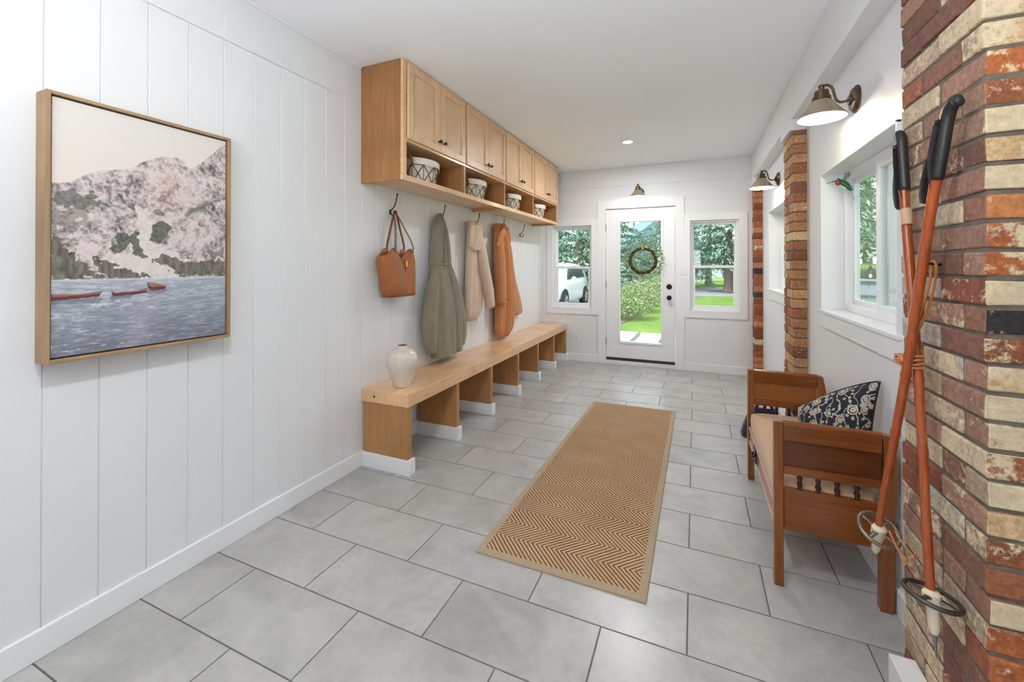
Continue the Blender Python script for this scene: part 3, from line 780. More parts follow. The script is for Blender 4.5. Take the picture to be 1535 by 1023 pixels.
# rust shirt jacket
t = thing('jacket', 'rust orange canvas jacket hanging nearest the door end of the wall', 'jacket', (.08, 3.45, .57), 'garments on the wall hooks')
build('body', cloth([(1.875, 3.27, 3.40, .02, .09), (1.83, 3.235, 3.445, .015, .12), (1.70, 3.205, 3.53, .015, .14), (1.50, 3.20, 3.60, .015, .15), (1.30, 3.21, 3.64, .015, .155), (1.10, 3.215, 3.67, .015, .16), (.92, 3.215, 3.67, .015, .16), (.76, 3.22, 3.65, .015, .155), (.66, 3.225, 3.62, .015, .15), (.60, 3.25, 3.56, .02, .14), (.575, 3.28, 3.50, .03, .12), (.571, 3.31, 3.47, .04, .10)], folds=((5, .016, .4), (9, .006, -.3)), seed=21, creases=((-.3, -.42, .05, .09), (.25, .5, .05, .10), (-.05, .0, -.02, .12))), RUST, t, smooth=True, angle=0)
build('front_flap', cloth([(1.74, 3.44, 3.52, .02, .08), (1.5, 3.50, 3.66, .015, .10), (1.2, 3.52, 3.80, .015, .10), (1.0, 3.53, 3.93, .015, .10), (.86, 3.545, 4.01, .015, .095), (.79, 3.58, 4.05, .015, .08), (.765, 3.68, 4.04, .02, .06)], folds=((5, .009, .4),), seed=4), RUST, t, smooth=True, angle=0)
sl = build('sleeve', rot_tube([(.09, 3.29, 1.70), (.125, 3.235, 1.48), (.14, 3.222, 1.25), (.145, 3.222, 1.08), (.145, 3.23, .985)], lerp_r([.045, .064, .068, .065, .064]), (.8, 1.05)), RUST, t, smooth=True, angle=0)
cu = build('cuff', rot_tube([(.145, 3.226, 1.055), (.145, 3.23, 1.0), (.145, 3.232, .972)], lerp_r([.069, .072, .070]), (.82, 1.06)), RUST, sl, smooth=True, angle=0)
build('button', MB().lathe([(.0005, 0), (.011, 0), (.010, .004), (.0005, .005)], 14, at((.203, 3.245, 1.01), Matrix.Rotation(PI / 2, 4, 'Y') @ Matrix.Rotation(.6, 4, 'X'))), BLACKMETAL, t, smooth=True)
for sy, pts in ((0, [(.11, 3.40, 1.85), (.135, 3.31, 1.79), (.13, 3.22, 1.70), (.11, 3.175, 1.60)]), (1, [(.10, 3.36, 1.86), (.13, 3.43, 1.80), (.12, 3.51, 1.71), (.10, 3.55, 1.63)])):
    build('collar', MB().tube(catmull(pts, 6), lerp_r([.03, .045, .045, .02] if sy == 0 else [.02, .03, .03, .012]), 14, flat=(.35, 1.1), up=(1, 0, 0)), RUST, t, smooth=True, angle=0)

# ------------------------------------------------------------------ leather tote
t = thing('tote_bag', 'brown leather tote hanging from the hook nearest the picture', 'bag', (.09, 1.55, 1.16))
rings = []
for z, y0, y1, d in ((1.158, 1.40, 1.69, .055), (1.164, 1.395, 1.695, .06), (1.25, 1.38, 1.697, .062), (1.34, 1.355, 1.70, .06), (1.40, 1.335, 1.70, .055), (1.42, 1.33, 1.705, .052), (1.44, 1.33, 1.703, .047), (1.46, 1.33, 1.70, .04)):
    ring = []
    for j in range(96):
        a = 2 * PI * j / 96; ca, sa = math.cos(a), math.sin(a)
        px = math.copysign(abs(ca) ** .45, ca); py = math.copysign(abs(sa) ** .45, sa)
        f = (z - 1.158) / .3
        dent = .04 * f * math.exp(-((py - .30) / .22) ** 2) * (1 if px > 0 else 0)
        top = 0
        if z > 1.4:                      # the rim rises into the strap tabs and dips between
            top = .06 * (z - 1.4) / .06 * (math.exp(-((py + .42) / .30) ** 2) + math.exp(-((py - .62) / .26) ** 2)) - .035 * (z - 1.4) / .06 * math.exp(-((py - .22) / .18) ** 2)
        ring.append(Vector((.085 + d * px - dent, (y0 + y1) / 2 + (y1 - y0) / 2 * py, z + top)))
    rings.append(ring)
body = MB().loft(rings, False); body.add(rings[0], [tuple(range(95, -1, -1))])
bo = build('body', body, LEATHER, t, smooth=True)
sm = bo.modifiers.new('thick', 'SOLIDIFY'); sm.thickness = .004; sm.offset = -1
build('bottom_seam', MB().tube([p + Vector(((p.x - .085) * .03, 0, .006)) for p in rings[1]], .0035, 6, loop=True), LEATHER_D, t, smooth=True)
for x, ya, yb in ((.128, 1.45, 1.655), (.045, 1.46, 1.655)):
    top = (.05, 1.545, 1.797)
    pts = [(x, ya, 1.48), (x, ya + .004, 1.55), (.5 * x + .025, 1.50, 1.68), (.05, 1.53, 1.782), top, (.05, 1.56, 1.782), (.5 * x + .025, 1.60, 1.68), (x, yb - .004, 1.55), (x, yb, 1.48)]
    build('strap', MB().tube(catmull(pts, 6), .0125, 8, flat=(.26, 1.0), up=(1, 0, 0)), LEATHER_D, t, smooth=True)
build('clasp', MB().box(.112, .128, 1.578, 1.597, 1.375, 1.425), GOLD, t, bevel=.003)
build('closure_tab', MB().box(.106, .121, 1.576, 1.60, 1.33, 1.38), LEATHER_D, t, bevel=.004)
build('rivet', MB().sphere((.115, 1.352, 1.425), .008, 12, 8), GOLD, t, smooth=True)

# ------------------------------------------------------------------ vase
prof = [(.058, 0), (.066, .004), (.078, .04), (.100, .10), (.118, .15), (.1205, .18), (.114, .215), (.096, .245), (.068, .265), (.042, .274), (.036, .280), (.040, .286), (.0375, .289)]
rings = []
for q in catmull([(r * .9, 0, z) for r, z in prof], 3):
    n = 96; rings.append([Vector((.232 + (q.x * (1 + .012 * math.cos(26 * 2 * PI * j / n) * min(1, max(0, (q.x - .05) / .03)))) * math.cos(2 * PI * j / n), 1.405 + q.x * (1 + .012 * math.cos(26 * 2 * PI * j / n) * min(1, max(0, (q.x - .05) / .03))) * math.sin(2 * PI * j / n), .5355 + q.z)) for j in range(n)])
v = build('vase', MB().loft(rings, True), CERAMIC, smooth=True, origin=(.232, 1.405, .5355), angle=60)
tag(v, 'ribbed cream ceramic vase standing on the near end of the bench', 'vase')
build('mouth', MB().lathe([(.0005, .2905), (.029, .2905), (.029, .27), (.0005, .27)], 28, at((.232, 1.405, .5355))), VASEIN, v, smooth=True)

# ------------------------------------------------------------------ rug
t = thing('runner_rug', 'brown herringbone jute runner rug lying on the grey tile floor', 'rug', (1.57, 2.0, 0))
rg = MB(); c4 = [(1.16, .786), (1.958, .786), (1.975, 3.218), (1.19, 3.208)]
def inset(c, d):
    cx = sum(p[0] for p in c) / 4; cy = sum(p[1] for p in c) / 4
    return [(p[0] - math.copysign(d, p[0] - cx), p[1] - math.copysign(d, p[1] - cy)) for p in c]
build('woven_field', MB().prism(inset(c4, .03), .0005, .009), RUG, t)
e0, e1, e2 = c4, inset(c4, .004), inset(c4, .036)
vs = [(p[0], p[1], .0005) for p in e0] + [(p[0], p[1], .007) for p in e0] + [(p[0], p[1], .0105) for p in e1] + [(p[0], p[1], .0105) for p in e2] + [(p[0], p[1], .0005) for p in e2]
fs = [(a * 4 + j, a * 4 + (j + 1) % 4, (a + 1) * 4 + (j + 1) % 4, (a + 1) * 4 + j) for a in range(4) for j in range(4)]
build('binding', MB().add(vs, fs), RUGEDGE, t)

# ------------------------------------------------------------------ framed picture
t = thing('framed_picture', 'large oak framed canvas print of a mountain lake with red boats', 'picture', (.04, .01, 1.04))
PY0, PY1, PZ0, PZ1, PD = -.302, .318, 1.046, 2.002, .078
fw = .012
build('frame_side', MB().box(.001, PD, PY0, PY0 + fw, PZ0, PZ1), OAK, t, bevel=.0015)
build('frame_side', MB().box(.001, PD, PY1 - fw, PY1, PZ0, PZ1), OAK, t, bevel=.0015)
build('frame_rail', MB().box(.001, PD, PY0 + fw, PY1 - fw, PZ0, PZ0 + fw), OAK_Y, t, bevel=.0015)
build('frame_rail', MB().box(.001, PD, PY0 + fw, PY1 - fw, PZ1 - fw, PZ1), OAK_Y, t, bevel=.0015)
build('backing', MB().box(.002, .02, PY0 + fw, PY1 - fw, PZ0 + fw, PZ1 - fw), plain('shadow_gap', rgb(52, 44, 38), .8), t)
def fbm(u, v, f, oct=6, seed=0, ridged=False, gain=.52):
    out = np.zeros_like(u); amp = 1; tot = 0
    for o in range(oct):
        g = np.random.default_rng(seed + o).random((64, 64))
        x, y = u * f, v * f; xi, yi = np.floor(x).astype(int), np.floor(y).astype(int); fx, fy = x - xi, y - yi
        fx = fx * fx * (3 - 2 * fx); fy = fy * fy * (3 - 2 * fy)
        a = g[xi % 64, yi % 64]; b_ = g[(xi + 1) % 64, yi % 64]; c = g[xi % 64, (yi + 1) % 64]; d = g[(xi + 1) % 64, (yi + 1) % 64]
        n = (a * (1 - fx) + b_ * fx) * (1 - fy) + (c * (1 - fx) + d * fx) * fy
        if ridged: n = 1 - abs(2 * n - 1)
        out += n * amp; tot += amp; amp *= gain; f *= 2.03
    return out / tot
NU, NV = 320, 460
uu, vv = np.meshgrid(np.linspace(0, 1, NU), np.linspace(0, 1, NV), indexing='ij'); asp = 1.53; vy = vv * asp
def C3(r, g, b_): return np.array([lin(r), lin(g), lin(b_)])
def lay(img, m, c): return img * (1 - m[..., None]) + (c if c.ndim == 3 else c[None, None]) * m[..., None]
sky = [(0, .67), (.079, .678), (.15, .721), (.225, .744), (.288, .759), (.389, .781), (.442, .812), (.496, .835), (.573, .853), (.653, .863), (.695, .857), (.721, .83), (.739, .82), (.805, .852), (.874, .898), (.946, .96), (1, .985)]
ridge = np.interp(uu[:, 0], [p[0] for p in sky], [p[1] for p in sky]) + .012 * (fbm(uu, vy * 0, 14, 5, 3)[:, 0] - .5)
img = np.zeros((NU, NV, 3)) + C3(214, 208, 202)
img = lay(img, smoothstep(1, .6, vv), C3(222, 212, 202))
wx = .25 * (fbm(uu, vy, 5, 4, 201) - .5)
rk = fbm(uu * 1.1 + .3 * vy + wx, vy * .9, 7, 7, 10, True, .6); rk2 = fbm(uu + vy * .5 + wx, vy * .55 - uu * .5, 18, 6, 30, True, .62); fine = fbm(uu, vy, 70, 4, 50)
strata = fbm(uu * .5 - vy * .25, vy + uu * .55 + wx, 26, 5, 140, True, .6)
tone = np.clip(-.38 + .62 * rk + .52 * rk2 + .42 * strata + .55 * (fine - .5), 0, 1)
rock = C3(92, 86, 88) + (C3(214, 200, 197) - C3(92, 86, 88)) * smoothstep(.2, .86, tone)[..., None]
crack = smoothstep(.80, .93, rk2) * .35 + smoothstep(.84, .95, strata) * .35
rock = lay(rock, crack * smoothstep(.4, .6, fbm(uu, vy, 9, 3, 160)), C3(74, 70, 74))
pink = np.exp(-((uu - .6) / .12) ** 2 - ((vv - .72) / .1) ** 2)
rock = lay(rock, .3 * pink, C3(206, 160, 148))
mt = smoothstep(-.003, .003, ridge[:, None] - vv)
img = lay(img, mt, rock)
# buttress on the right in front, haze valley between
rr = np.interp(uu, [.42, .5, .62, .75, 1], [.45, .50, .52, .62, .70]); band = np.exp(-((vv - rr) / .02) ** 2) * smoothstep(.6, .75, uu) * smoothstep(.45, .6, fbm(uu, vy, 16, 4, 77) + .1)
img = lay(img, band * .85, C3(92, 94, 88))
def blob(pts, soft, seed, amp=.03, f=22):
    P = np.array(pts); du = amp * (fbm(uu, vy, f, 4, seed) - .5); dv = amp * (fbm(uu, vy, f, 4, seed + 9) - .5)
    X, Y = uu + du * 2, vv + dv * 2; ins = np.zeros(uu.shape, bool); n = len(P)
    for i in range(n):
        x0, y0 = P[i]; x1, y1 = P[(i + 1) % n]
        c = ((y0 > Y) != (y1 > Y)) & (X < (x1 - x0) * (Y - y0) / (y1 - y0 + 1e-12) + x0); ins ^= c
    return ins.astype(float)
grn = C3(104, 106, 98) * (.45 + 1.1 * fine)[..., None]
grn2 = C3(112, 108, 98) * (.35 + 1.3 * fbm(uu, vy * .35, 60, 3, 91))[..., None]
pale = C3(216, 206, 200) * (.85 + .3 * fine)[..., None]
img = lay(img, blob([(.40, .62), (.48, .62), (.50, .46), (.80, .36), (.70, .295), (.45, .295), (.2, .36), (.36, .42), (.43, .5)], 0, 5) * .9, pale)
img = lay(img, blob([(0, .64), (.2, .65), (.28, .60), (.14, .58), (0, .59)], 0, 6, .05) * .85, grn)
img = lay(img, blob([(.0, .56), (.14, .57), (.22, .5), (.1, .47), (0, .5)], 0, 7, .08) * .6, grn2)
img = lay(img, blob([(.275, .42), (.31, .50), (.36, .495), (.35, .42), (.30, .40)], 0, 8), grn)
img = lay(img, blob([(.37, .45), (.395, .52), (.42, .50), (.42, .44), (.47, .40), (.38, .395)], 0, 18), grn)
img = lay(img, blob([(.48, .47), (.50, .535), (.56, .565), (.63, .54), (.60, .49), (.52, .455)], 0, 9), grn)
img = lay(img, blob([(0, .48), (.05, .43), (.13, .37), (.26, .297), (0, .297)], 0, 12, .03, 40), grn2)
img = lay(img, blob([(.18, .40), (.27, .36), (.42, .33), (.5, .297), (.28, .297), (.22, .33)], 0, 13, .03, 40), grn2)
img = lay(img, blob([(.5, .375), (.56, .405), (.7, .385), (1, .37), (1, .297), (.68, .297), (.62, .33)], 0, 14, .03, 40), grn2)
img = lay(img, blob([(.85, .42), (1, .44), (1, .40), (.9, .40)], 0, 15, .03) * .7, grn)
SH = .296
wv = fbm(uu, vy * 6.5, 16, 5, 60); wv2 = fbm(uu, vy * 7, 42, 3, 65)
k = np.clip(1 - vv / SH, 0, 1)
water = C3(176, 182, 190) * (1 - k[..., None]) + C3(120, 124, 138) * k[..., None]
water = water * (.72 + .56 * smoothstep(.3, .75, .55 * wv + .45 * wv2))[..., None]
spark = smoothstep(.62, .72, .5 * wv + .5 * wv2) * smoothstep(0, .35, k) * smoothstep(1.0, .2, uu)
water = lay(water, spark * .8, C3(214, 214, 220))
water = lay(water, (.35 * np.exp(-((uu - .5 + .1 * k) / .07) ** 2) * smoothstep(.2, .7, k)), C3(178, 168, 184))
img = lay(img, (vv < SH).astype(float), water)
img = lay(img, np.exp(-((vv - SH) / .003) ** 2) * .6, C3(220, 218, 216))
for pts in ([(0, .242), (.12, .238), (.235, .249), (.218, .226), (0, .217)], [(.277, .246), (.30, .237), (.40, .240), (.476, .254), (.471, .232), (.40, .226), (.288, .223)], [(.47, .278), (.53, .272), (.59, .256), (.575, .243), (.5, .239), (.48, .25)]):
    img = lay(img, blob(pts, 0, 1, 0), C3(104, 62, 58))
    P = [(a, b_ - .02) for a, b_ in pts[:1]]
    img = lay(img, blob([(a + .004, b_ * .55 + .45 * max(q[1] for q in pts)) for a, b_ in pts], 0, 1, 0) * .55, C3(176, 132, 116))
    lo = min(q[1] for q in pts); img = lay(img, blob([(pts[0][0], lo + .004), (pts[2][0], lo + .006), (pts[2][0] - .02, lo - .012), (pts[0][0], lo - .014)], 0, 1, .01) * .5, C3(88, 88, 100))
mb = MB(); XC = PD - .012
cy0, cy1, cz0, cz1 = PY0 + fw + .006, PY1 - fw - .006, PZ0 + fw + .006, PZ1 - fw - .006
V3 = np.stack([np.full_like(uu, XC), cy0 + uu * (cy1 - cy0), cz0 + vv * (cz1 - cz0)], -1).reshape(-1, 3)
mb.v = [tuple(p) for p in V3]; I = np.arange(NU * NV).reshape(NU, NV)
mb.f = [tuple(q) for q in np.stack([I[:-1, :-1], I[1:, :-1], I[1:, 1:], I[:-1, 1:]], -1).reshape(-1, 4)]
CC = np.concatenate([np.clip(img, 0, 1).reshape(-1, 3), np.ones((NU * NV, 1))], 1)
mb.c = CC; mb.w = np.zeros(NU * NV)
nb = len(mb.v)
mb.v += [(.02, cy0, cz0), (.02, cy1, cz0), (.02, cy1, cz1), (.02, cy0, cz1), (XC, cy0, cz0), (XC, cy1, cz0), (XC, cy1, cz1), (XC, cy0, cz1)]
mb.f += [tuple(nb + i for i in f) for f in ((0, 1, 5, 4), (1, 2, 6, 5), (2, 3, 7, 6), (3, 0, 4, 7))]
mb.c = np.concatenate([CC, np.tile([[.55, .53, .5, 1]], (8, 1))]); mb.w = np.zeros(NU * NV + 8)
build('canvas', mb, CANVAS, t, colors=True)
# ------------------------------------------------------------------ wall lamps
LAMPS = []
def sconce(base, normal, label, name='wall_lamp', s=1.0, energy=9):
    """base: centre of the wall plate, normal: out of the wall"""
    n = Vector(normal); up = Vector((0, 0, 1)); side = up.cross(n)
    Mw = Matrix((( n.x, side.x, 0, base[0]), (n.y, side.y, 0, base[1]), (0, 0, 1, base[2]), (0, 0, 0, 1)))   # local x = out, y = side, z = up
    t = thing(name, label, 'lamp', base, 'barn style wall lamps')
    RYp = Matrix.Rotation(PI / 2, 4, 'Y')
    build('wall_plate', MB().lathe([(.001, .0), (.068 * s, 0), (.068 * s, .006), (.058 * s, .012), (.054 * s, .02), (.03 * s, .024), (.022 * s, .034), (.001, .036)], 32, Mw @ RYp), BRONZE, t, smooth=True)
    ax, zt = .147 * s, .085 * s
    pts = [(.03, 0, 0), (.06, 0, -.006), (.082, 0, .006), (.093, 0, .04), (.10, 0, .07), (.118, 0, zt + .005), (ax - .008, 0, zt + .006), (ax, 0, zt)]
    build('arm', MB().tube([Mw @ Vector(p) * 1 for p in catmull(pts, 6)], .0065 * s, 10), BRONZE, t, smooth=True)
    Mc = Mw @ Matrix.Translation((ax, 0, 0))
    build('socket_cup', MB().lathe([(.001, zt + .012), (.012, zt + .01), (.015, zt), (.012, zt - .008), (.012, zt - .018), (.030, zt - .022), (.033, zt - .03), (.033, zt - .05), (.041, zt - .053), (.042, zt - .068), (.036, zt - .072), (.001, zt - .072)], 28, Mc), BRONZE, t, smooth=True)
    zr = zt - .16; R = .108 * s
    sh = build('shade', MB().lathe([(.034, zt - .066), (.046, zt - .078), (.07, zt - .112), (R - .004, zr + .006), (R, zr), (R, zr - .003), (R - .003, zr - .0035)], 44, Mc), GALV, t, smooth=True)
    build('shade_lining', MB().lathe([(R - .003, zr - .0035), (R - .007, zr + .005), (.067, zt - .115), (.043, zt - .082), (.03, zt - .071), (.001, zt - .071)], 44, Mc), SHADEIN, sh, smooth=True)
    build('bulb', MB().lathe([(.001, zr + .002), (.018, zr + .007), (.027, zr + .022), (.026, zr + .04), (.014, zr + .06), (.012, zr + .075), (.001, zr + .08)], 20, Mc), BULB, t, smooth=True)
    LAMPS.append((Mc @ Vector((0, 0, zr + .018)), energy))
sconce((XW - .0005, 1.60, 2.232), (-1, 0, 0), 'lit bronze wall lamp over the window beside the brick pier with the poles', energy=6)
sconce((XW - .0005, 3.70, 2.232), (-1, 0, 0), 'lit bronze wall lamp between the two far brick piers', energy=6)
sconce((1.437, YB - .0065, 2.40), (0, -1, 0), 'lit bronze wall lamp centred above the glass door', energy=4)
# recessed ceiling light
t = thing('downlight', 'round lit downlight recessed in the white ceiling', 'light', (1.454, 3.746, ZC))
build('trim_ring', MB().lathe([(.052, ZC - .004), (.058, ZC - .007), (.066, ZC - .005), (.068, ZC + .001)], 36, at((1.454, 3.746, 0))), PLASTIC, t, smooth=True)
build('lens', MB().lathe([(.001, ZC - .0035), (.05, ZC - .0035), (.054, ZC - .001), (.054, ZC + .001)], 36, at((1.454, 3.746, 0))), LED, t, smooth=True)

# ------------------------------------------------------------------ outlet and switches
o = thing('power_outlet', 'white power outlet low on the door wall near the bench end', 'outlet', (.545, YB, .36))
yw = YB
build('cover_plate', MB().box(.51, .58, yw - .006, yw - .0005, .30, .415), PLASTIC, o, bevel=.002)
for z in (.338, .378): build('socket', MB().box(.53, .56, yw - .008, yw - .005, z - .013, z + .013), plain('outlet_face', (.7, .7, .7, 1), .4), o, bevel=.002)
for z, lab in ((1.325, 'white light switch between door and window, upper of the two'), (1.19, 'white light switch between door and window, lower of the two')):
    o = thing('light_switch', lab, 'switch', (2.005, YB - .018, z), 'switches by the door')
    ys = YB - .0185
    build('cover_plate', MB().box(1.97, 2.04, ys - .006, ys, z - .058, z + .058), PLASTIC, o, bevel=.002)
    build('rocker', MB().box(1.988, 2.022, ys - .009, ys - .005, z - .034, z + .034), PLASTIC, o, bevel=.002)

# ------------------------------------------------------------------ settee with two end panels
t = thing('settee', 'glossy orange brown wooden settee with cane ends and tan seat', 'settee', (2.67, 1.6, 0))
def end_frame(y, s, inner):
    """s = +1: near end (outside faces the camera)"""
    pz = .712
    build('leg', MB().box(2.460, 2.497, y - .02, y + .02, 0, pz), CHERRY_Z, t, bevel=.004)
    prof_ = [(2.828, 0), (2.872, 0), (2.878, .16), (2.878, .40), (2.886, .52), (2.884, .62), (2.868, .706), (2.838, .708), (2.842, .62), (2.842, .5), (2.834, .40)]
    Mx = Matrix(((1, 0, 0, 0), (0, 0, 1, 0), (0, 1, 0, 0), (0, 0, 0, 1)))
    build('leg', MB().prism(prof_, y - .02, y + .02, Mx), CHERRY_Z, t, bevel=.003)
    build('top_rail', MB().box(2.497, 2.838, y - .016, y + .016, .632, .698).tube([(2.497, y, .698), (2.84, y, .698)], .0165, 12), CHERRY, t, bevel=.003)
    build('upper_panel', MB().box(2.497, 2.838, y - .006, y + .006, .515, .635), CANE if inner else CHERRY_D, t)
    if inner: build('panel_back', MB().box(2.497, 2.838, y + .0062, y + .010, .515, .635), CHERRY_D, t)
    build('middle_rail', MB().box(2.497, 2.838, y - .016, y + .016, .487, .522), CHERRY, t, bevel=.003)
    for k in range(4):
        x = 2.497 + .0665 * (k + 1) - .005
        build('spindle', MB().lathe([(.008, .40), (.011, .418), (.007, .432), (.012, .446), (.007, .46), (.011, .474), (.008, .49)], 14, at((x, y, 0))), plain('dark_spindle', rgb(48, 28, 16), .35), t, smooth=True)
    build('lower_panel', MB().box(2.497, 2.838, y - .012, y + .012, .245, .425), CHERRY, t, bevel=.003)
end_frame(1.128, 1, False); end_frame(2.095, -1, True)
build('front_rail', MB().box(2.470, 2.492, 1.148, 2.075, .255, .335), CHERRY_Y, t, bevel=.003)
build('rail_edge', MB().box(2.464, 2.496, 1.148, 2.075, .246, .256).box(2.464, 2.494, 1.148, 2.075, .334, .343), wood('settee_rail_edge', rgb(206, 176, 156), rgb(186, 150, 128), 1, .3), t, bevel=.002)
build('back_rail', MB().box(2.845, 2.866, 1.148, 2.075, .27, .40), CHERRY_Y, t, bevel=.003)
build('seat_deck', MB().box(2.492, 2.846, 1.15, 2.07, .30, .335), CHERRY_Y, t)
# seat cushion
def cushion_box(x0, x1, y0, y1, z0, z1, crown, r=.03, nu=30, nv=44):
    """soft box: superellipsoid cross-section with a crowned top"""
    mb = MB(); rings = []
    for i in range(nv + 1):
        v_ = i / nv; y = y0 + (y1 - y0) * v_; e = min(v_, 1 - v_) * (y1 - y0)
        k = 1 - (1 - min(1, e / r)) ** 2; k = math.sqrt(max(k, 0))
        ring = []
        for j in range(nu):
            a = 2 * PI * j / nu; ca, sa = math.cos(a), math.sin(a)
            px = math.copysign(abs(ca) ** .35, ca); pz = math.copysign(abs(sa) ** .35, sa)
            hx = (x1 - x0) / 2 - r * (1 - k); hz = (z1 - z0) / 2 * (.55 + .45 * k)
            z = (z0 + z1) / 2 + hz * pz + (crown * math.cos(px * PI / 2) * (1 - (2 * v_ - 1) ** 4) if sa > 0 else 0)
            ring.append(Vector(((x0 + x1) / 2 + hx * px, y, z)))
        rings.append(ring)
    return mb.loft(rings)
cu = build('seat_cushion', cushion_box(2.472, 2.842, 1.15, 2.073, .338, .445, .028), CUSHION, t, smooth=True, angle=0)
build('clasp', MB().box(2.4575, 2.4635, 1.70, 1.79, .262, .34).tube([(2.452, 1.715, .30), (2.446, 1.745, .288), (2.452, 1.775, .30)], .006, 8).lathe([(.001, 0), (.014, 0), (.012, .006), (.001, .007)], 14, at((2.4575, 1.70, .315), Matrix.Rotation(-PI / 2, 4, 'Y'))), BLACKMETAL, t, bevel=.002)
# floral pillow leaning in the corner of the settee
def pillow(name, M, w, h, th, label):
    n = 28; front = []; back = []
    def P(u, v, s):
        a = 2 * u - 1; b_ = 2 * v - 1
        px = a * (1 - .10 * (1 - b_ * b_) * (a * a)); pz = b_ * (1 - .10 * (1 - a * a) * (b_ * b_))
        bul = max(0, (1 - a * a)) ** .42 * max(0, (1 - b_ * b_)) ** .42
        wr_ = .05 * math.sin(7 * a + 3 * b_) * bul * .3
        return M @ Vector((px * w / 2, s * th / 2 * (bul + wr_), pz * h / 2 - .20 * v ** 1.5 * (1 - u) ** 1.3 + .02 * v * math.sin(PI * u)))
    fr_ = [[P(i / n, j / n, -1) for j in range(n + 1)] for i in range(n + 1)]
    bk = [[P(i / n, j / n, 1) for j in range(n + 1)] for i in range(n + 1)][::-1]
    mb = MB().grid(fr_); mb.grid(bk)
    mb.uv = [(i / n, j / n) for i in range(n + 1) for j in range(n + 1)] + [(1 - i / n + 1.3, j / n) for i in range(n + 1) for j in range(n + 1)]
    loc = M.translation
    o = build(name, mb, PILLOW, smooth=True, origin=tuple(loc), angle=0)
    tag(o, label, 'pillow')
    edge = [fr_[i][0] for i in range(n)] + [fr_[n][j] for j in range(n)] + [fr_[n - i][n] for i in range(n)] + [fr_[0][n - j] for j in range(n)]
    build('piping', MB().tube(edge, .005, 6, loop=True), PIPING, o, smooth=True)
    return o
Mp = Matrix.Translation((2.73, 1.33, .675)) @ Matrix.Rotation(math.radians(-36), 4, 'Z') @ Matrix.Rotation(math.radians(-13), 4, 'X')
pillow('throw_pillow', Mp, .31, .43, .16, 'navy and cream floral throw pillow leaning in the settee corner')

# ------------------------------------------------------------------ navy bag beyond the settee
t = thing('tote_bag', 'dark navy canvas bag slumped on the floor behind the settee far end', 'bag', (2.60, 2.86, 0))
rings = []
for z, x0, x1, y0, y1 in ((.002, 2.50, 2.74, 2.80, 2.93), (.02, 2.488, 2.75, 2.79, 2.94), (.08, 2.505, 2.75, 2.80, 2.935), (.15, 2.53, 2.75, 2.82, 2.925), (.21, 2.56, 2.745, 2.84, 2.905), (.235, 2.58, 2.735, 2.855, 2.89)):
    rings.append([Vector(((x0 + x1) / 2 + (x1 - x0) / 2 * math.copysign(abs(math.cos(a)) ** .6, math.cos(a)), (y0 + y1) / 2 + (y1 - y0) / 2 * math.copysign(abs(math.sin(a)) ** .6, math.sin(a)), z + .006 * math.sin(3 * a))) for a in np.linspace(0, 2 * PI, 32, endpoint=False)])
build('body', MB().loft(rings), NAVY, t, smooth=True)
build('strap', MB().tube(catmull([(2.60, 2.862, .225), (2.615, 2.85, .275), (2.66, 2.845, .29), (2.70, 2.85, .275), (2.715, 2.862, .225)], 5), .011, 8, flat=(.3, 1), up=(0, 1, 0)), NAVY, t, smooth=True)

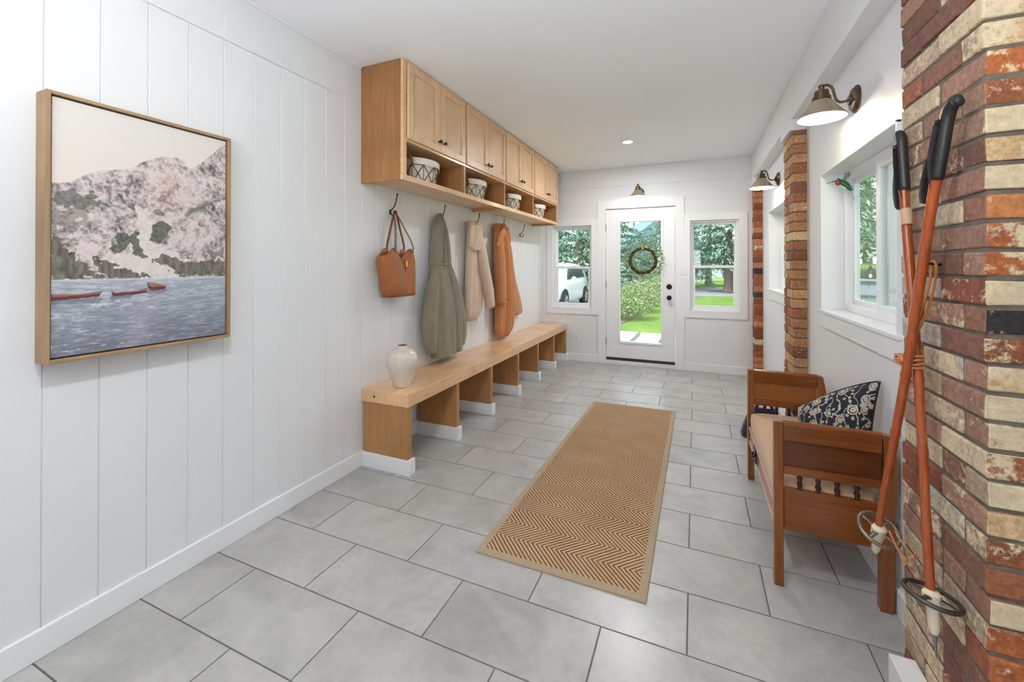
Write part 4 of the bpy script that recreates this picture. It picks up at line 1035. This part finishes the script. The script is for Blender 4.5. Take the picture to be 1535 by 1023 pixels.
# ------------------------------------------------------------------ ski poles on the pier
def pole(top, bot, label, ringmat, ring_tilt, rr, band=False, gdir=(0, -1), strap_s=1):
    """top: butt of the grip, bot: tip of the pole"""
    A = Vector(top); B = Vector(bot); d = (B - A); L = d.length; d.normalize()
    t = thing('ski_pole', label, 'ski pole', tuple(B), 'antique cane ski poles')
    def P(f): return A + (B - A) * f
    pts = []; rad = []
    nodes = [.13, .27, .40, .52, .66, .80, .93]
    for i in range(61):
        f = .085 + (.905 - .085) * i / 60
        kk = sum(math.exp(-((f - q) / .006) ** 2) for q in nodes)
        bend = Vector((0, .006 * math.sin(f * 9), 0))
        pts.append(P(f) + bend); rad.append(.0135 - .003 * f + .0022 * kk)
    build('shaft', MB().tube(pts, rad, 14), BAMBOO, t, smooth=True, angle=0)
    # grip: black leather, hooked forward at the top
    g = catmull([P(.128), P(.07), P(.03), P(.008) + Vector((0, gdir[1] * .006, .002)), P(-.002) + Vector((0, gdir[1] * .028, .006)), P(-.002) + Vector((0, gdir[1] * .046, -.008))], 6)
    build('grip', MB().tube(g, lerp_r([.014, .0152, .0152, .0155, .0145, .011]), 14), POLEGRIP, t, smooth=True, angle=0)
    s0 = P(.02); s1 = P(.16)
    o_ = Vector((-.006, strap_s * .03, 0))
    build('wrist_strap', MB().tube(catmull([s0 + Vector((-.014, 0, 0)), P(.06) + o_ * .8, P(.12) + o_ * 1.3, s1 + o_ * 1.15, P(.168) + o_ * .5, P(.15) + o_ * .12, P(.09) + Vector((-.017, .004, 0)), P(.03) + Vector((-.018, .0, 0))], 6), .011, 8, flat=(.22, 1.0), up=(0, 1, 0)), POLEGRIP, t, smooth=True)
    if band: build('shaft_band', MB().tube([P(.17), P(.205)], [.0145, .0145], 16), plain('worn_label', rgb(196, 160, 128), .6), t, smooth=True)
    bc = P(.905)
    build('ferrule', MB().tube([P(.895), P(.90), P(.915), P(.925), P(.955), P(.965)], [.0135, .021, .021, .014, .0125, .008], 16), IVORY, t, smooth=True)
    build('tip', MB().tube([P(.96), P(.985), P(1.0)], [.006, .004, .001], 10), NICKEL, t, smooth=True)
    R = d.to_track_quat('Z', 'Y').to_matrix().to_4x4()
    Rt = Matrix.Rotation(ring_tilt[0], 4, 'X') @ Matrix.Rotation(ring_tilt[1], 4, 'Y')
    M = Matrix.Translation(bc) @ Rt
    circ = [M @ Vector((rr * math.cos(a), rr * math.sin(a), 0)) for a in np.linspace(0, 2 * PI, 48, endpoint=False)]
    bk = build('snow_basket', MB().tube(circ, .0062, 10, loop=True), ringmat, t, smooth=True)
    sp = MB()
    for k in range(4):
        a = PI / 4 + k * PI / 2
        sp.tube([M @ Vector((.015 * math.cos(a), .015 * math.sin(a), 0)), M @ Vector((.6 * rr * math.cos(a), .6 * rr * math.sin(a), .002)), M @ Vector((rr * math.cos(a), rr * math.sin(a), 0))], [.009, .006, .006], 8, flat=(.55, 1.1))
    build('spoke', sp, ringmat, bk, smooth=True)
    return t
pole((2.785, .790, 1.825), (2.739, .475, .338), 'cane ski pole leaning on the pier, its black grip beside the window', ALU_D, (math.radians(-4), math.radians(8)), .058, band=True, gdir=(0, .5), strap_s=1.0)
pole((2.766, .462, 1.808), (2.702, .782, .372), 'cane ski pole in front, its hooked black grip on the brick', ALU, (math.radians(32), math.radians(10)), .055, gdir=(0, -1), strap_s=1.2)
# rawhide lashing round the crossing, its loop over a nail, and the thong between the baskets
t = thing('rawhide_tie', 'rawhide cord lashing the two ski poles and looped over a nail', 'cord', (2.75, .66, 1.10))
XQ = Vector((2.752, .655, 1.10))
lash = MB()
for k in range(4):
    z = XQ.z - .012 + k * .008
    lash.tube([(XQ.x + .030 * math.cos(a), XQ.y + .047 * math.sin(a), z + .006 * math.sin(a + k)) for a in np.linspace(0, 2 * PI, 26, endpoint=False)], .0036, 6, loop=True)
build('lashing', lash, CORD, t, smooth=True)
build('knot', MB().sphere(XQ + Vector((-.028, -.03, .004)), (.010, .014, .012), 12, 8), CORD, t, smooth=True)
nail = (2.795, .615, 1.395)
build('loop', MB().tube(catmull([(2.735, .628, 1.115), (2.76, .618, 1.22), (2.785, .616, 1.33), (2.790, .612, 1.398), (2.795, .600, 1.385), (2.785, .600, 1.30), (2.76, .61, 1.2), (2.735, .635, 1.115)], 5), .0034, 6), CORD, t, smooth=True)
n_ = build('nail', MB().tube([(2.825, nail[1] - .006, 1.388), (2.772, nail[1] - .006, 1.396)], .0035, 8).sphere((2.771, nail[1] - .006, 1.396), .006, 8, 6), BLACKMETAL, smooth=True, origin=nail)
tag(n_, 'black nail in the brick pier holding the rawhide loop', 'nail')
t = thing('leather_thong', 'knotted rawhide thong strung between the two pole baskets', 'cord', (2.72, .65, .48))
BA = Vector((2.735, .526, .538)); BB = Vector((2.702, .745, .540))
build('thong', MB().tube(catmull([BB + Vector((.02, -.03, -.01)), (2.73, .68, .50), (2.735, .645, .485), (2.74, .60, .497), BA + Vector((.0, .05, .012))], 6), .0026, 6).tube(catmull([BB + Vector((.03, -.045, .0)), (2.735, .66, .53), (2.742, .60, .525), BA + Vector((.01, .05, .006))], 6), .0024, 6), CORD, t, smooth=True)
build('knot', MB().sphere((2.7355, .645, .486), (.008, .014, .010), 12, 8), CORD, t, smooth=True)

# ------------------------------------------------------------------ wreath on the door
YW = YB - .035; WC = (1.487, YW, 1.458)
t = thing('wreath', 'dark twig wreath with loose green leaves hanging on the glass door', 'wreath', (WC[0], YW, WC[2]))
tw = MB(); r = random.Random(4)
for k in range(9):
    ph = r.uniform(0, 6.28); a1 = r.uniform(.006, .017); fq = r.choice([5, 6, 7, 8])
    tw.tube([(WC[0] + (.168 + a1 * math.cos(fq * a + ph)) * math.cos(a), YW + .75 * a1 * math.sin(fq * a + ph), WC[2] + (.168 + a1 * math.cos(fq * a + ph)) * math.sin(a)) for a in np.linspace(0, 2 * PI, 90, endpoint=False)], .0085, 6, loop=True)
build('twig_ring', tw, TWIG, t, smooth=True)
lf = MB()
for k in range(560):
    a = r.uniform(0, 2 * PI); ro = r.choice([-1, 1, 1, 1]); rr = .168 + ro * r.uniform(.012, .028)
    ln = r.uniform(.02, .034); out = ro * r.uniform(.3, 1.0); tg = r.uniform(-.6, .6)
    c_ = Vector((WC[0] + rr * math.cos(a), YW + r.uniform(-.02, .012), WC[2] + rr * math.sin(a)))
    rad_ = Vector((math.cos(a), 0, math.sin(a))); tan_ = Vector((-math.sin(a), 0, math.cos(a)))
    d_ = (rad_ * out + tan_ * tg + Vector((0, r.uniform(-.4, .2), 0))).normalized()
    c_ = c_ + d_ * r.uniform(0, .085) * (1 if ro > 0 else .35); w_ = d_.cross(Vector((0, 1, 0)) + Vector((r.uniform(-.5, .5), 0, r.uniform(-.5, .5)))).normalized() * ln * .28
    lf.add([c_, c_ + d_ * ln * .5 + w_, c_ + d_ * ln, c_ + d_ * ln * .5 - w_], [(0, 1, 2, 3)])
lo = build('leaves', lf, LEAF, t)
lo['kind'] = 'stuff'
build('bow', MB().box(WC[0] - .012, WC[0] + .012, YW - .03, YW + .02, WC[2] + .15, WC[2] + .235), plain('tan_ribbon', rgb(176, 146, 108), .7), t, bevel=.004)

# ------------------------------------------------------------------ hummingbird ornament in the window
HB = Vector((2.955, 2.035, 1.880))
t = thing('hummingbird_ornament', 'small green and red hummingbird ornament in the window corner', 'ornament', tuple(HB))
# axis of the body: the beak points towards -y/+y along the wall and out
dx = Vector((-.62, .35, .12)).normalized()
def HP(a, u=0.0, s=0.0): return HB + dx * a + Vector((0, 0, 1)) * u + dx.cross(Vector((0, 0, 1))) * s
build('body', MB().tube(catmull([HP(.014, .012), HP(0, .006), HP(-.018, -.008), HP(-.036, -.026), HP(-.05, -.042)], 5), lerp_r([.013, .0165, .018, .013, .006], 5), 14), BIRDGREEN, t, smooth=True, angle=0)
build('head', MB().sphere(HP(.018, .017), .0135, 14, 10), BIRDGREEN, t, smooth=True)
build('throat', MB().sphere(HP(.018, .003), (.0175, .0175, .0155), 14, 10), BIRDRED, t, smooth=True)
build('belly', MB().tube(catmull([HP(.004, -.006), HP(-.014, -.020), HP(-.03, -.034)], 4), lerp_r([.009, .0125, .006], 4), 12), BIRDWHITE, t, smooth=True, angle=0)
build('beak', MB().tube([HP(.03, .014), HP(.055, .006), HP(.082, -.004)], [.004, .0022, .001], 8), BLACKMETAL, t, smooth=True)
for s, tipu in ((1, .075), (-1, .06)):
    b0 = HP(-.006, .008); tip = HP(-.022, tipu, .03 * s); mid = HP(-.034, .04, .02 * s)
    build('wing', MB().tube([b0, b0.lerp(mid, .5) + Vector((0, 0, .008)), mid.lerp(tip, .4), tip], [.006, .014, .013, .002], 10, flat=(.22, 1)), WINGMAT, t, smooth=True)
build('tail', MB().tube([HP(-.046, -.038), HP(-.056, -.058), HP(-.06, -.085)], [.006, .012, .009], 10, flat=(.25, 1)), WINGMAT, t, smooth=True)
build('hanging_line', MB().tube([HP(0, .018), HP(0, .05), (HB.x, HB.y, W1[3] - .012)], .0008, 6), PLASTIC, t)

# ------------------------------------------------------------------ outdoors
GZ = -.2
CAMP = Vector((2.144, -.989, 1.388)); YAW = .397
FW = Vector((-math.sin(YAW), math.cos(YAW), 0)); RT = Vector((math.cos(YAW), math.sin(YAW), 0))
def W(px, w, z=GZ):
    """ground point seen in image column px at depth w from the camera"""
    p = CAMP + FW * w + RT * ((px - 780.6) / 622.4 * w); return Vector((p.x, p.y, z))
g = MB().box(-70, 80, YB + T + .02, 110, GZ - .3, GZ); g.box(XALC + .3, 80, -30, YB + T + .02, GZ - .3, GZ)
struct('lawn', g, LAWN)
# grey driveway, a shallow slab on the lawn
def slab(name, pts, h, m, **k):
    return struct(name, MB().prism([(p.x, p.y) for p in pts], GZ - .05, GZ + h), m, **k)
slab('driveway', [W(1500, 21.5), W(1030, 21.5), W(905, 18.3), W(890, 13.2), W(700, 11), W(500, 20), W(860, 27), W(1030, 30), W(1500, 31)], .012, GRAVEL)
struct('path', MB().box(.4, 2.5, YB + T + .03, 8.9, GZ - .2, GZ + .02), STONEJ)
r = random.Random(9); st = MB(); pth = bpy.data.objects['path']
xs = [.42, .95, 1.5, 2.05, 2.48]
for i, y in enumerate([5.2, 5.85, 6.5, 7.2, 7.8, 8.4]):
    for a, c in zip(xs[:-1], xs[1:]):
        o_ = [r.uniform(-.1, .1) for _ in range(8)]; e = .03
        st.prism([(a + e + abs(o_[0]) * .5, y + e + o_[1] * .3), (c - e + min(0, o_[2]), y + e + o_[3] * .3), (c - e + min(0, o_[4]), y + .6 - e + o_[5] * .3), (a + e + abs(o_[6]) * .5, y + .6 - e + o_[7] * .3)], GZ, GZ + .045)
build('flagstones', st, STONE, pth, bevel=.01)
# foliage builders
def leaf_cloud(mb, c, rad, n, size, cols, r, flat=1.0):
    for _ in range(n):
        while True:
            p = Vector((r.uniform(-1, 1), r.uniform(-1, 1), r.uniform(-1, 1)))
            if .35 < p.length < 1: break
        q = Vector((c[0] + p.x * rad[0], c[1] + p.y * rad[1], c[2] + p.z * rad[2]))
        a = Vector((r.gauss(0, 1), r.gauss(0, 1), r.gauss(0, flat))).normalized(); b_ = a.cross(Vector((r.gauss(0, 1), r.gauss(0, 1), r.gauss(0, 1)))).normalized()
        s = size * r.uniform(.6, 1.3); cc = r.choice(cols); k = r.uniform(.75, 1.25)
        mb.add([q - a * s, q + b_ * s * .45, q + a * s, q - b_ * s * .45], [(0, 1, 2, 3)], tuple(lin(v) * k for v in cc) + (1,))
SPR = [(112, 140, 118), (92, 124, 104), (132, 156, 132), (78, 108, 92)]
def spruce(loc, h, R, low, label, seed, cols=SPR, dens=1.0):
    r = random.Random(seed); x, y = loc.x, loc.y
    t = thing('spruce_tree', label, 'tree', (x, y, GZ), 'trees across the lawn')
    build('trunk', MB().tube([(x, y, GZ - .05), (x, y, GZ + .35), (x + .05, y, GZ + h * .5), (x, y, GZ + h * .97)], [.36, .26, .16, .03], 12), BARK, t, smooth=True)
    mb = MB(); z = low
    while z < h * .98:
        f = (z - low) / (h - low); rr = R * (1 - f) ** .8 * r.uniform(.85, 1.1) + .15; nb = int(9 * (1 - f) + 5)
        for k in range(nb):
            a = r.uniform(0, 2 * PI); ln = rr * r.uniform(.75, 1.1); m = int(40 * ln / 2 * dens) + 6
            for j in range(m):
                s = r.uniform(.12, 1) ; dr = -.32 * ln * s * s + .05 * ln * s
                wdt = .34 * ln * (1 - .6 * s) * r.uniform(-1, 1)
                px = x + (ln * s) * math.cos(a) - wdt * math.sin(a); py = y + (ln * s) * math.sin(a) + wdt * math.cos(a); pz = GZ + z + dr + r.uniform(-.12, .08)
                d_ = Vector((math.cos(a) + r.uniform(-.6, .6), math.sin(a) + r.uniform(-.6, .6), r.uniform(-.9, .1))).normalized()
                u_ = d_.cross(Vector((r.uniform(-.5, .5), r.uniform(-.5, .5), 1))).normalized(); sz = r.uniform(.08, .17)
                kcol = r.uniform(.7, 1.3); cc = r.choice(cols)
                q = Vector((px, py, pz))
                mb.add([q - d_ * sz, q + u_ * sz * .3, q + d_ * sz, q - u_ * sz * .3], [(0, 1, 2, 3)], tuple(min(1, lin(v) * kcol * 1.45) for v in cc) + (1,))
        z += r.uniform(.28, .42) * (1 + z * .06)
    build('foliage', mb, FOLIAGE, t, colors=True)
    return t
spruce(W(1092, 25), 9, 3.6, 2.0, 'big spruce on a mulch ring seen through the window beside the door', 1, dens=1.5)
struct('terrain', MB().lathe([(.001, .06), (.9, .05), (1.3, .0)], 30, at(W(1092, 25))), MULCH)
spruce(W(1062, 33), 10, 3.8, 1.5, 'spruce behind the big spruce across the lawn', 2, [(96, 128, 108), (80, 112, 96)])
spruce(W(868, 24), 9, 3.4, .7, 'spruce behind the white car', 3, dens=1.5)
spruce(W(838, 30), 10, 3.6, .8, 'dark spruce farther behind the roof of the white car', 4, [(84, 112, 104), (70, 96, 92)], 1.2)
spruce(W(925, 27), 9, 3.2, .6, 'spruce left of the pale house in the door glass', 5, dens=1.3)
spruce(W(1003, 30), 9.5, 3.2, 1.2, 'spruce beside the gable of the pale house', 6, [(118, 144, 112), (96, 126, 104)], 1.2)
# shrubs of the flower bed left of the path
BUSH = [(128, 156, 98), (150, 172, 116), (104, 132, 84), (168, 160, 128)]
def shrub(loc, rad, label, seed, n=1400, cols=BUSH):
    r = random.Random(seed)
    t = thing('shrub', label, 'shrub', (loc.x, loc.y, GZ), 'shrubs beyond the glass door')
    s = MB()
    for k in range(9):
        a = r.uniform(0, 2 * PI); s.tube([(loc.x, loc.y, GZ - .02), (loc.x + .4 * rad[0] * math.cos(a), loc.y + .4 * rad[1] * math.sin(a), GZ + rad[2] * .8), (loc.x + .7 * rad[0] * math.cos(a), loc.y + .7 * rad[1] * math.sin(a), GZ + rad[2] * 1.4)], [.02, .014, .006], 6)
    build('stems', s, BARK, t)
    mb = MB(); leaf_cloud(mb, (loc.x, loc.y, GZ + rad[2]), rad, n, .042, cols, r); build('foliage', mb, FOLIAGE, t, colors=True)
for i, (px, w, a, hh, lab) in enumerate([(928, 12.6, 1.0, .34, 'low green shrub nearest the path in the door glass'), (945, 14.4, 1.1, .44, 'leafy shrub second from the path in the door glass'), (966, 16.8, 1.2, .50, 'shrub in the middle of the bed beyond the door'), (985, 19.5, 1.3, .58, 'pale shrub near the end of the bed beyond the door'), (1004, 22, 1.3, .56, 'farthest shrub of the bed beyond the door')]):
    shrub(W(px, w), (a, a, hh), lab, 30 + i, n=3600)
struct('terrain', MB().prism([(p.x, p.y) for p in (W(890, 10.9), W(935, 11.4), W(990, 19.5), W(1015, 23), W(985, 22), W(900, 13.4))], GZ - .02, GZ + .02), MULCH)

# pale house seen through the door and the blue-grey garage under the trees
def P2(px, w, z): p = W(px, w); return Vector((p.x, p.y, z))
HM = Matrix.Translation(W(985, 40)) @ Matrix.Rotation(YAW, 4, 'Z')
t = thing('house', 'pale house with a blue grey gable roof across the road', 'house', tuple(W(985, 40)))
build('walls', MB().box(-4.0, 5.2, 0, 8, 0, 2.7, HM), HOUSEWALL, t)
RM = HM @ Matrix(((1, 0, 0, 0), (0, 0, 1, 0), (0, 1, 0, 0), (0, 0, 0, 1)))
build('gable', MB().prism([(-4.6, 2.6), (5.8, 2.6), (.6, 6.6)], -.3, 8.3, RM), HOUSEROOF, t)
for x in (-2.6, -1.2, 3.0):
    f = build('window', MB().box(x - .65, x + .65, -.05, .02, .9, 2.2, HM), HOUSEWALL, t)
    build('pane', MB().box(x - .52, x + .52, -.07, .0, 1.02, 2.08, HM), HOUSEGLASS, f)
build('porch_post', MB().box(-.1, .1, -.4, -.2, 0, 4.6, HM), HOUSEWALL, t)
GM = Matrix.Translation(W(1085, 53)) @ Matrix.Rotation(YAW, 4, 'Z')
t = thing('garage', 'low blue grey garage far behind the spruce trunk', 'garage', tuple(W(1085, 53)))
build('walls', MB().box(-3.4, 9, 0, 7, 0, 2.4, GM), HOUSEBLUE, t)
build('roof', MB().prism([(-4, 2.4), (9.6, 2.4), (9.0, 3.8), (-3.4, 3.8)], -.3, 7.3, GM @ Matrix(((1, 0, 0, 0), (0, 0, 1, 0), (0, 1, 0, 0), (0, 0, 0, 1)))), HOUSEROOF, t)
build('garage_door', MB().box(-2.2, -.2, -.06, .02, 0, 2.05, GM), HOUSEWALL, t)
HM2 = Matrix.Translation(W(1030, 44)) @ Matrix.Rotation(YAW, 4, 'Z')
# farther trees closing the view
for i, (px, w, h_) in enumerate([(800, 40, 12), (885, 60, 13), (950, 68, 14), (1040, 82, 14), (1150, 39, 11)]):
    spruce(W(px, w), h_, 4.2, .6, ['tall dark tree far behind the white car', 'tall tree far behind the left edge of the door glass', 'tall tree behind the pale house', 'tall tree behind the garage', 'tree at the outer edge of the window beside the door'][i], 50 + i, [(92, 122, 108), (108, 136, 118)], .7)

# view from the right hand window: board fence, bright bank of lawn, trees
def WS(px, w, z=GZ): return W(px, w, z)
t = thing('fence', 'grey vertical board fence outside the long window', 'fence', tuple(WS(1310, 6.4)))
fa, fb = WS(1180, 6.9), WS(1420, 5.6); fd = (fb - fa); FL = fd.length; fd.normalize(); fn = fd.cross(Vector((0, 0, 1)))
FM = Matrix(((fd.x, fn.x, 0, fa.x), (fd.y, fn.y, 0, fa.y), (0, 0, 1, GZ), (0, 0, 0, 1)))
nb = int(FL / .15)
for k in range(nb): build('board', MB().box(k * .15, k * .15 + .142, 0, .02, 0, 1.36, FM), FENCEM, t)
build('rail', MB().box(0, FL, .02, .06, 1.15, 1.24, FM).box(0, FL, .02, .06, .2, .29, FM), FENCEM, t)
build('cap', MB().box(-.02, FL + .02, -.04, .07, 1.36, 1.395, FM), FENCEM, t)
# lantern standing on the fence cap
lp = WS(1306.5, 6.27); LZ = GZ + 1.397
fx = (lp - fa).dot(fd); lp = FM @ Vector((fx, .015, 1.397))
t = thing('lantern', 'small black lantern standing on the grey fence', 'lantern', tuple(lp))
ML = Matrix.Translation(lp)
build('base', MB().box(-.05, .05, -.05, .05, 0, .014, ML), BLACKMETAL, t)
build('cage', MB().box(-.045, -.037, -.045, -.037, .014, .12, ML).box(.037, .045, -.045, -.037, .014, .12, ML).box(-.045, -.037, .037, .045, .014, .12, ML).box(.037, .045, .037, .045, .014, .12, ML), BLACKMETAL, t)
build('roof', MB().lathe([(.07, .118), (.055, .135), (.02, .165), (.012, .19), (.001, .192)], 4, ML @ Matrix.Rotation(PI / 4, 4, 'Z')), BLACKMETAL, t)
build('candle', MB().lathe([(.001, .014), (.02, .014), (.02, .07), (.001, .07)], 14, ML), IVORY, t)
build('ring', MB().tube([ML @ Vector((.014 * math.cos(a), 0, .203 + .014 * math.sin(a))) for a in np.linspace(0, 2 * PI, 16, endpoint=False)], .002, 6, loop=True), BLACKMETAL, t)
# lawn bank
bank = MB(); P_ = []
for i in range(25):
    row = []
    for j in range(13):
        px = 1150 + 350 * i / 24; w = 7.5 + 14 * j / 12
        row.append(W(px, w, GZ + 1.72 * smoothstep(0, 1, j / 12) - .02))
    P_.append(row)
bank.grid(P_)
struct('hill', bank, LAWN, smooth=True)
for i, (px, w, h_, R_) in enumerate([(1262, 15.0, 9, 2.3), (1300, 22.5, 10, 3.2), (1340, 16, 9, 2.5), (1390, 22, 10, 3.0), (1215, 22.5, 10, 3.0)]):
    p = W(px, w)
    t = spruce(p, h_ + 1.2, R_, 1.35 + (1.0 if i in (0, 2) else 1.9), ['spruce at the door end of the bank beyond the fence', 'spruce centred behind the fence lantern', 'spruce on the bank above the fence by the pier end', 'far spruce behind the pier end of the fence', 'far spruce behind the door end of the bank'][i], 70 + i, [(120, 148, 116), (100, 130, 104), (142, 166, 130)], 1.0)

# ------------------------------------------------------------------ white car on the driveway
rw = W(873.5, 17.4); fw_ = W(843, 15.0); hd = (fw_ - rw).normalized()
lf_ = Vector((0, 0, 1)).cross(hd)                 # left side of the car
ctr = (rw + fw_) / 2
# the side with these wheels faces the house; put the car's axis 0.78 m farther away
side = -1 if (CAMP - ctr).dot(lf_) < 0 else 1
ax_ = ctr - lf_ * side * .80
CM = Matrix(((hd.x, lf_.x, 0, ax_.x), (hd.y, lf_.y, 0, ax_.y), (0, 0, 1, GZ + .012), (0, 0, 0, 1)))
t = thing('car', 'white car parked on the driveway outside the narrow window', 'car', (ax_.x, ax_.y, GZ + .012))
secs = [(-2.12, .50, .42, .80, .98), (-2.05, .78, .34, .90, 1.06), (-1.75, .88, .28, .98, 1.10), (-.9, .915, .22, 1.0, 1.08), (0, .92, .21, 1.0, 1.05), (.8, .92, .22, .98, 1.03), (1.35, .90, .26, .93, .98), (1.85, .84, .32, .80, .86), (2.1, .66, .40, .66, .70), (2.16, .45, .45, .6, .62)]
def ringc(x, hw, zb, zm, zt):
    return [CM @ Vector((x, y, z)) for y, z in ((-hw * .9, zb), (-hw, zb + .12), (-hw, zm - .15), (-hw * .96, zm), (-hw * .86, zt), (0, zt + .02), (hw * .86, zt), (hw * .96, zm), (hw, zm - .15), (hw, zb + .12), (hw * .9, zb), (0, zb))]
build('body', MB().loft([ringc(*s) for s in secs]), CARPAINT, t, smooth=True, angle=50)
cab = [(-2.02, .62, 1.06, .04), (-1.85, .74, 1.07, .42), (-1.5, .72, 1.07, .58), (-.6, .72, 1.06, .64), (.1, .72, 1.04, .62), (.5, .70, 1.02, .50), (1.15, .72, 1.0, .03)]
def ringk(x, hw, z0, hgt): return [CM @ Vector((x, y, z)) for y, z in ((-hw * 1.1, z0 - .04), (-hw * 1.0, z0 + hgt * .55), (-hw * .84, z0 + hgt * .93), (-hw * .6, z0 + hgt), (hw * .6, z0 + hgt), (hw * .84, z0 + hgt * .93), (hw, z0 + hgt * .55), (hw * 1.1, z0 - .04))]
build('roof', MB().loft([ringk(*s) for s in cab]), CARPAINT, t, smooth=True, angle=50)
for s in (1, -1):
    for pts in ([(-1.62, 1.12), (-.62, 1.10), (-.62, 1.56), (-1.35, 1.54)], [(-.54, 1.10), (.66, 1.08), (.28, 1.50), (-.54, 1.56)]):
        vs = []
        for x, z in pts:
            f = (z - 1.06) / .62; hw = .80 - .13 * f
            vs.append((x, hw * s, z))
        a = [CM @ Vector((x, y + s * .012, z)) for x, y, z in vs]; b_ = [CM @ Vector((x, y - s * .05, z)) for x, y, z in vs]
        build('side_window', MB().loft([b_, a] if s > 0 else [a, b_]), CARGLASS, t)
for pts in ([(.40, 1.555), (1.02, 1.06)], [(-1.97, 1.12), (-1.86, 1.48)]):
    (xa, za), (xb, zb_) = pts
    a = [CM @ Vector(p) for p in ((xa, -.56, za), (xa, .56, za), (xb, .66, zb_), (xb, -.66, zb_))]
    nrm = (a[1] - a[0]).cross(a[2] - a[1]).normalized() * .02
    if nrm.z < 0: nrm = -nrm
    build('windscreen', MB().loft([[p - nrm for p in a], [p + nrm for p in a]]), CARGLASS, t)
for x in (1.33, -1.33):
    for s in (1, -1):
        WM = CM @ Matrix.Translation((x, s * .80, .335)) @ Matrix.Rotation(-s * PI / 2, 4, 'X')
        build('wheel_arch', MB().lathe([(.001, .10), (.40, .10), (.41, .128), (.001, .128)], 28, WM), DARKSTRIP, t)
        wh = build('wheel', MB().lathe([(.22, -.10), (.31, -.10), (.335, -.08), (.335, .12), (.32, .142), (.225, .145), (.20, .10)], 28, WM), TYRE, t, smooth=True)
        rm = MB().lathe([(.001, .12), (.05, .135), (.06, .115), (.205, .105), (.22, .145), (.226, .10)], 28, WM)
        for k in range(5):
            a = 2 * PI * k / 5; rm.tube([WM @ Vector((.03 * math.cos(a), .03 * math.sin(a), .128)), WM @ Vector((.215 * math.cos(a), .215 * math.sin(a), .138))], [.03, .022], 6)
        build('rim', rm, RIM, wh, smooth=True)
for s in (1, -1):
    build('wing_mirror', MB().sphere(CM @ Vector((.62, s * 1.02, 1.10)), (.09, .09, .075), 12, 8), CARPAINT, t, smooth=True)
    build('roof_rail', MB().tube([CM @ Vector((-1.5, s * .5, 1.66)), CM @ Vector((-1.3, s * .5, 1.72)), CM @ Vector((.0, s * .5, 1.72)), CM @ Vector((.2, s * .5, 1.65))], .018, 8), DARKSTRIP, t, smooth=True)
    build('tail_light', MB().box(-2.10, -1.96, s * .62 - .12, s * .62 + .12, .86, 1.02, CM), plain('red_lens', rgb(150, 40, 40), .3), t, bevel=.01)

# ------------------------------------------------------------------ light
def area(name, loc, rot, sx, sy, e, col=(1, 1, 1), shape='RECTANGLE', spread=None):
    l = bpy.data.lights.new(name, 'AREA'); l.shape = shape; l.size = sx
    if shape in ('RECTANGLE', 'ELLIPSE'): l.size_y = sy
    l.energy = e; l.color = col
    if spread: l.spread = spread
    o = bpy.data.objects.new(name, l); COL.objects.link(o); o.location = loc; o.rotation_euler = rot; return o
for i, (p, e) in enumerate(LAMPS):
    l = bpy.data.lights.new('lamp_light', 'POINT'); l.energy = e; l.color = (1, .86, .66); l.shadow_soft_size = .028
    o = bpy.data.objects.new('lamp_light', l); COL.objects.link(o); o.location = p - Vector((0, 0, .022))
for y, e in ((3.746, 27), (-.6, 20), (-2.6, 16)):  # far lamp belongs to the fixture; the nearer ones are unseen, added as fill
    area('downlight_and_fill', (1.454, y, ZC - .012), (0, 0, 0), .1, .1, e, (.97, .985, 1), 'DISK')
area('fill_bounce', (1.7, -1.9, 1.6), (math.radians(146), 0, 0), 1.2, .9, 55, (.92, .965, 1), spread=math.radians(130))  # unseen fill lamp added behind the camera to brighten the room
sun = bpy.data.lights.new('sun', 'SUN'); sun.energy = 4.2; sun.angle = math.radians(12); sun.color = (1, .97, .9)
so = bpy.data.objects.new('sun', sun); COL.objects.link(so); so.rotation_euler = (math.radians(32), math.radians(-24), 0)
wd = bpy.data.worlds.new('sky'); SC.world = wd; wd.use_nodes = True; nt = wd.node_tree
bg = nt.nodes['Background']; bg.inputs['Strength'].default_value = 3.3
sk = nt.nodes.new('ShaderNodeTexSky'); sk.sky_type = 'HOSEK_WILKIE'; sk.turbidity = 6; sk.ground_albedo = .3; sk.sun_direction = (-.4, -.5, .76)
mx = nt.nodes.new('ShaderNodeMix'); mx.data_type = 'RGBA'; mx.inputs[0].default_value = .6
nt.links.new(sk.outputs[0], mx.inputs[6]); mx.inputs[7].default_value = (1.0, 1.05, 1.12, 1)
nt.links.new(mx.outputs[2], bg.inputs['Color'])

# ------------------------------------------------------------------ camera
cam = bpy.data.cameras.new('camera'); co = bpy.data.objects.new('camera', cam); COL.objects.link(co)
cam.sensor_width = 36; cam.sensor_fit = 'HORIZONTAL'; cam.lens = 622.39 / 1535 * 36
cam.shift_x = -(780.59 - 767.5) / 1535; cam.shift_y = (395.56 - 511.5) / 1535
cam.clip_start = .05; cam.clip_end = 400
co.location = CAMP; co.rotation_euler = (math.radians(90) + .005, 0, YAW)
SC.camera = co
SC.view_settings.view_transform = 'Standard'; SC.view_settings.look = 'None'; SC.view_settings.exposure = 0.06; SC.view_settings.gamma = 1.0
SC.view_settings.use_curve_mapping = False
SC.cycles.use_denoising = True
SC.cycles.max_bounces = 10; SC.cycles.diffuse_bounces = 6; SC.cycles.glossy_bounces = 4; SC.cycles.transparent_max_bounces = 16
SC.cycles.caustics_reflective = False; SC.cycles.caustics_refractive = False
SC.cycles.sample_clamp_indirect = 6
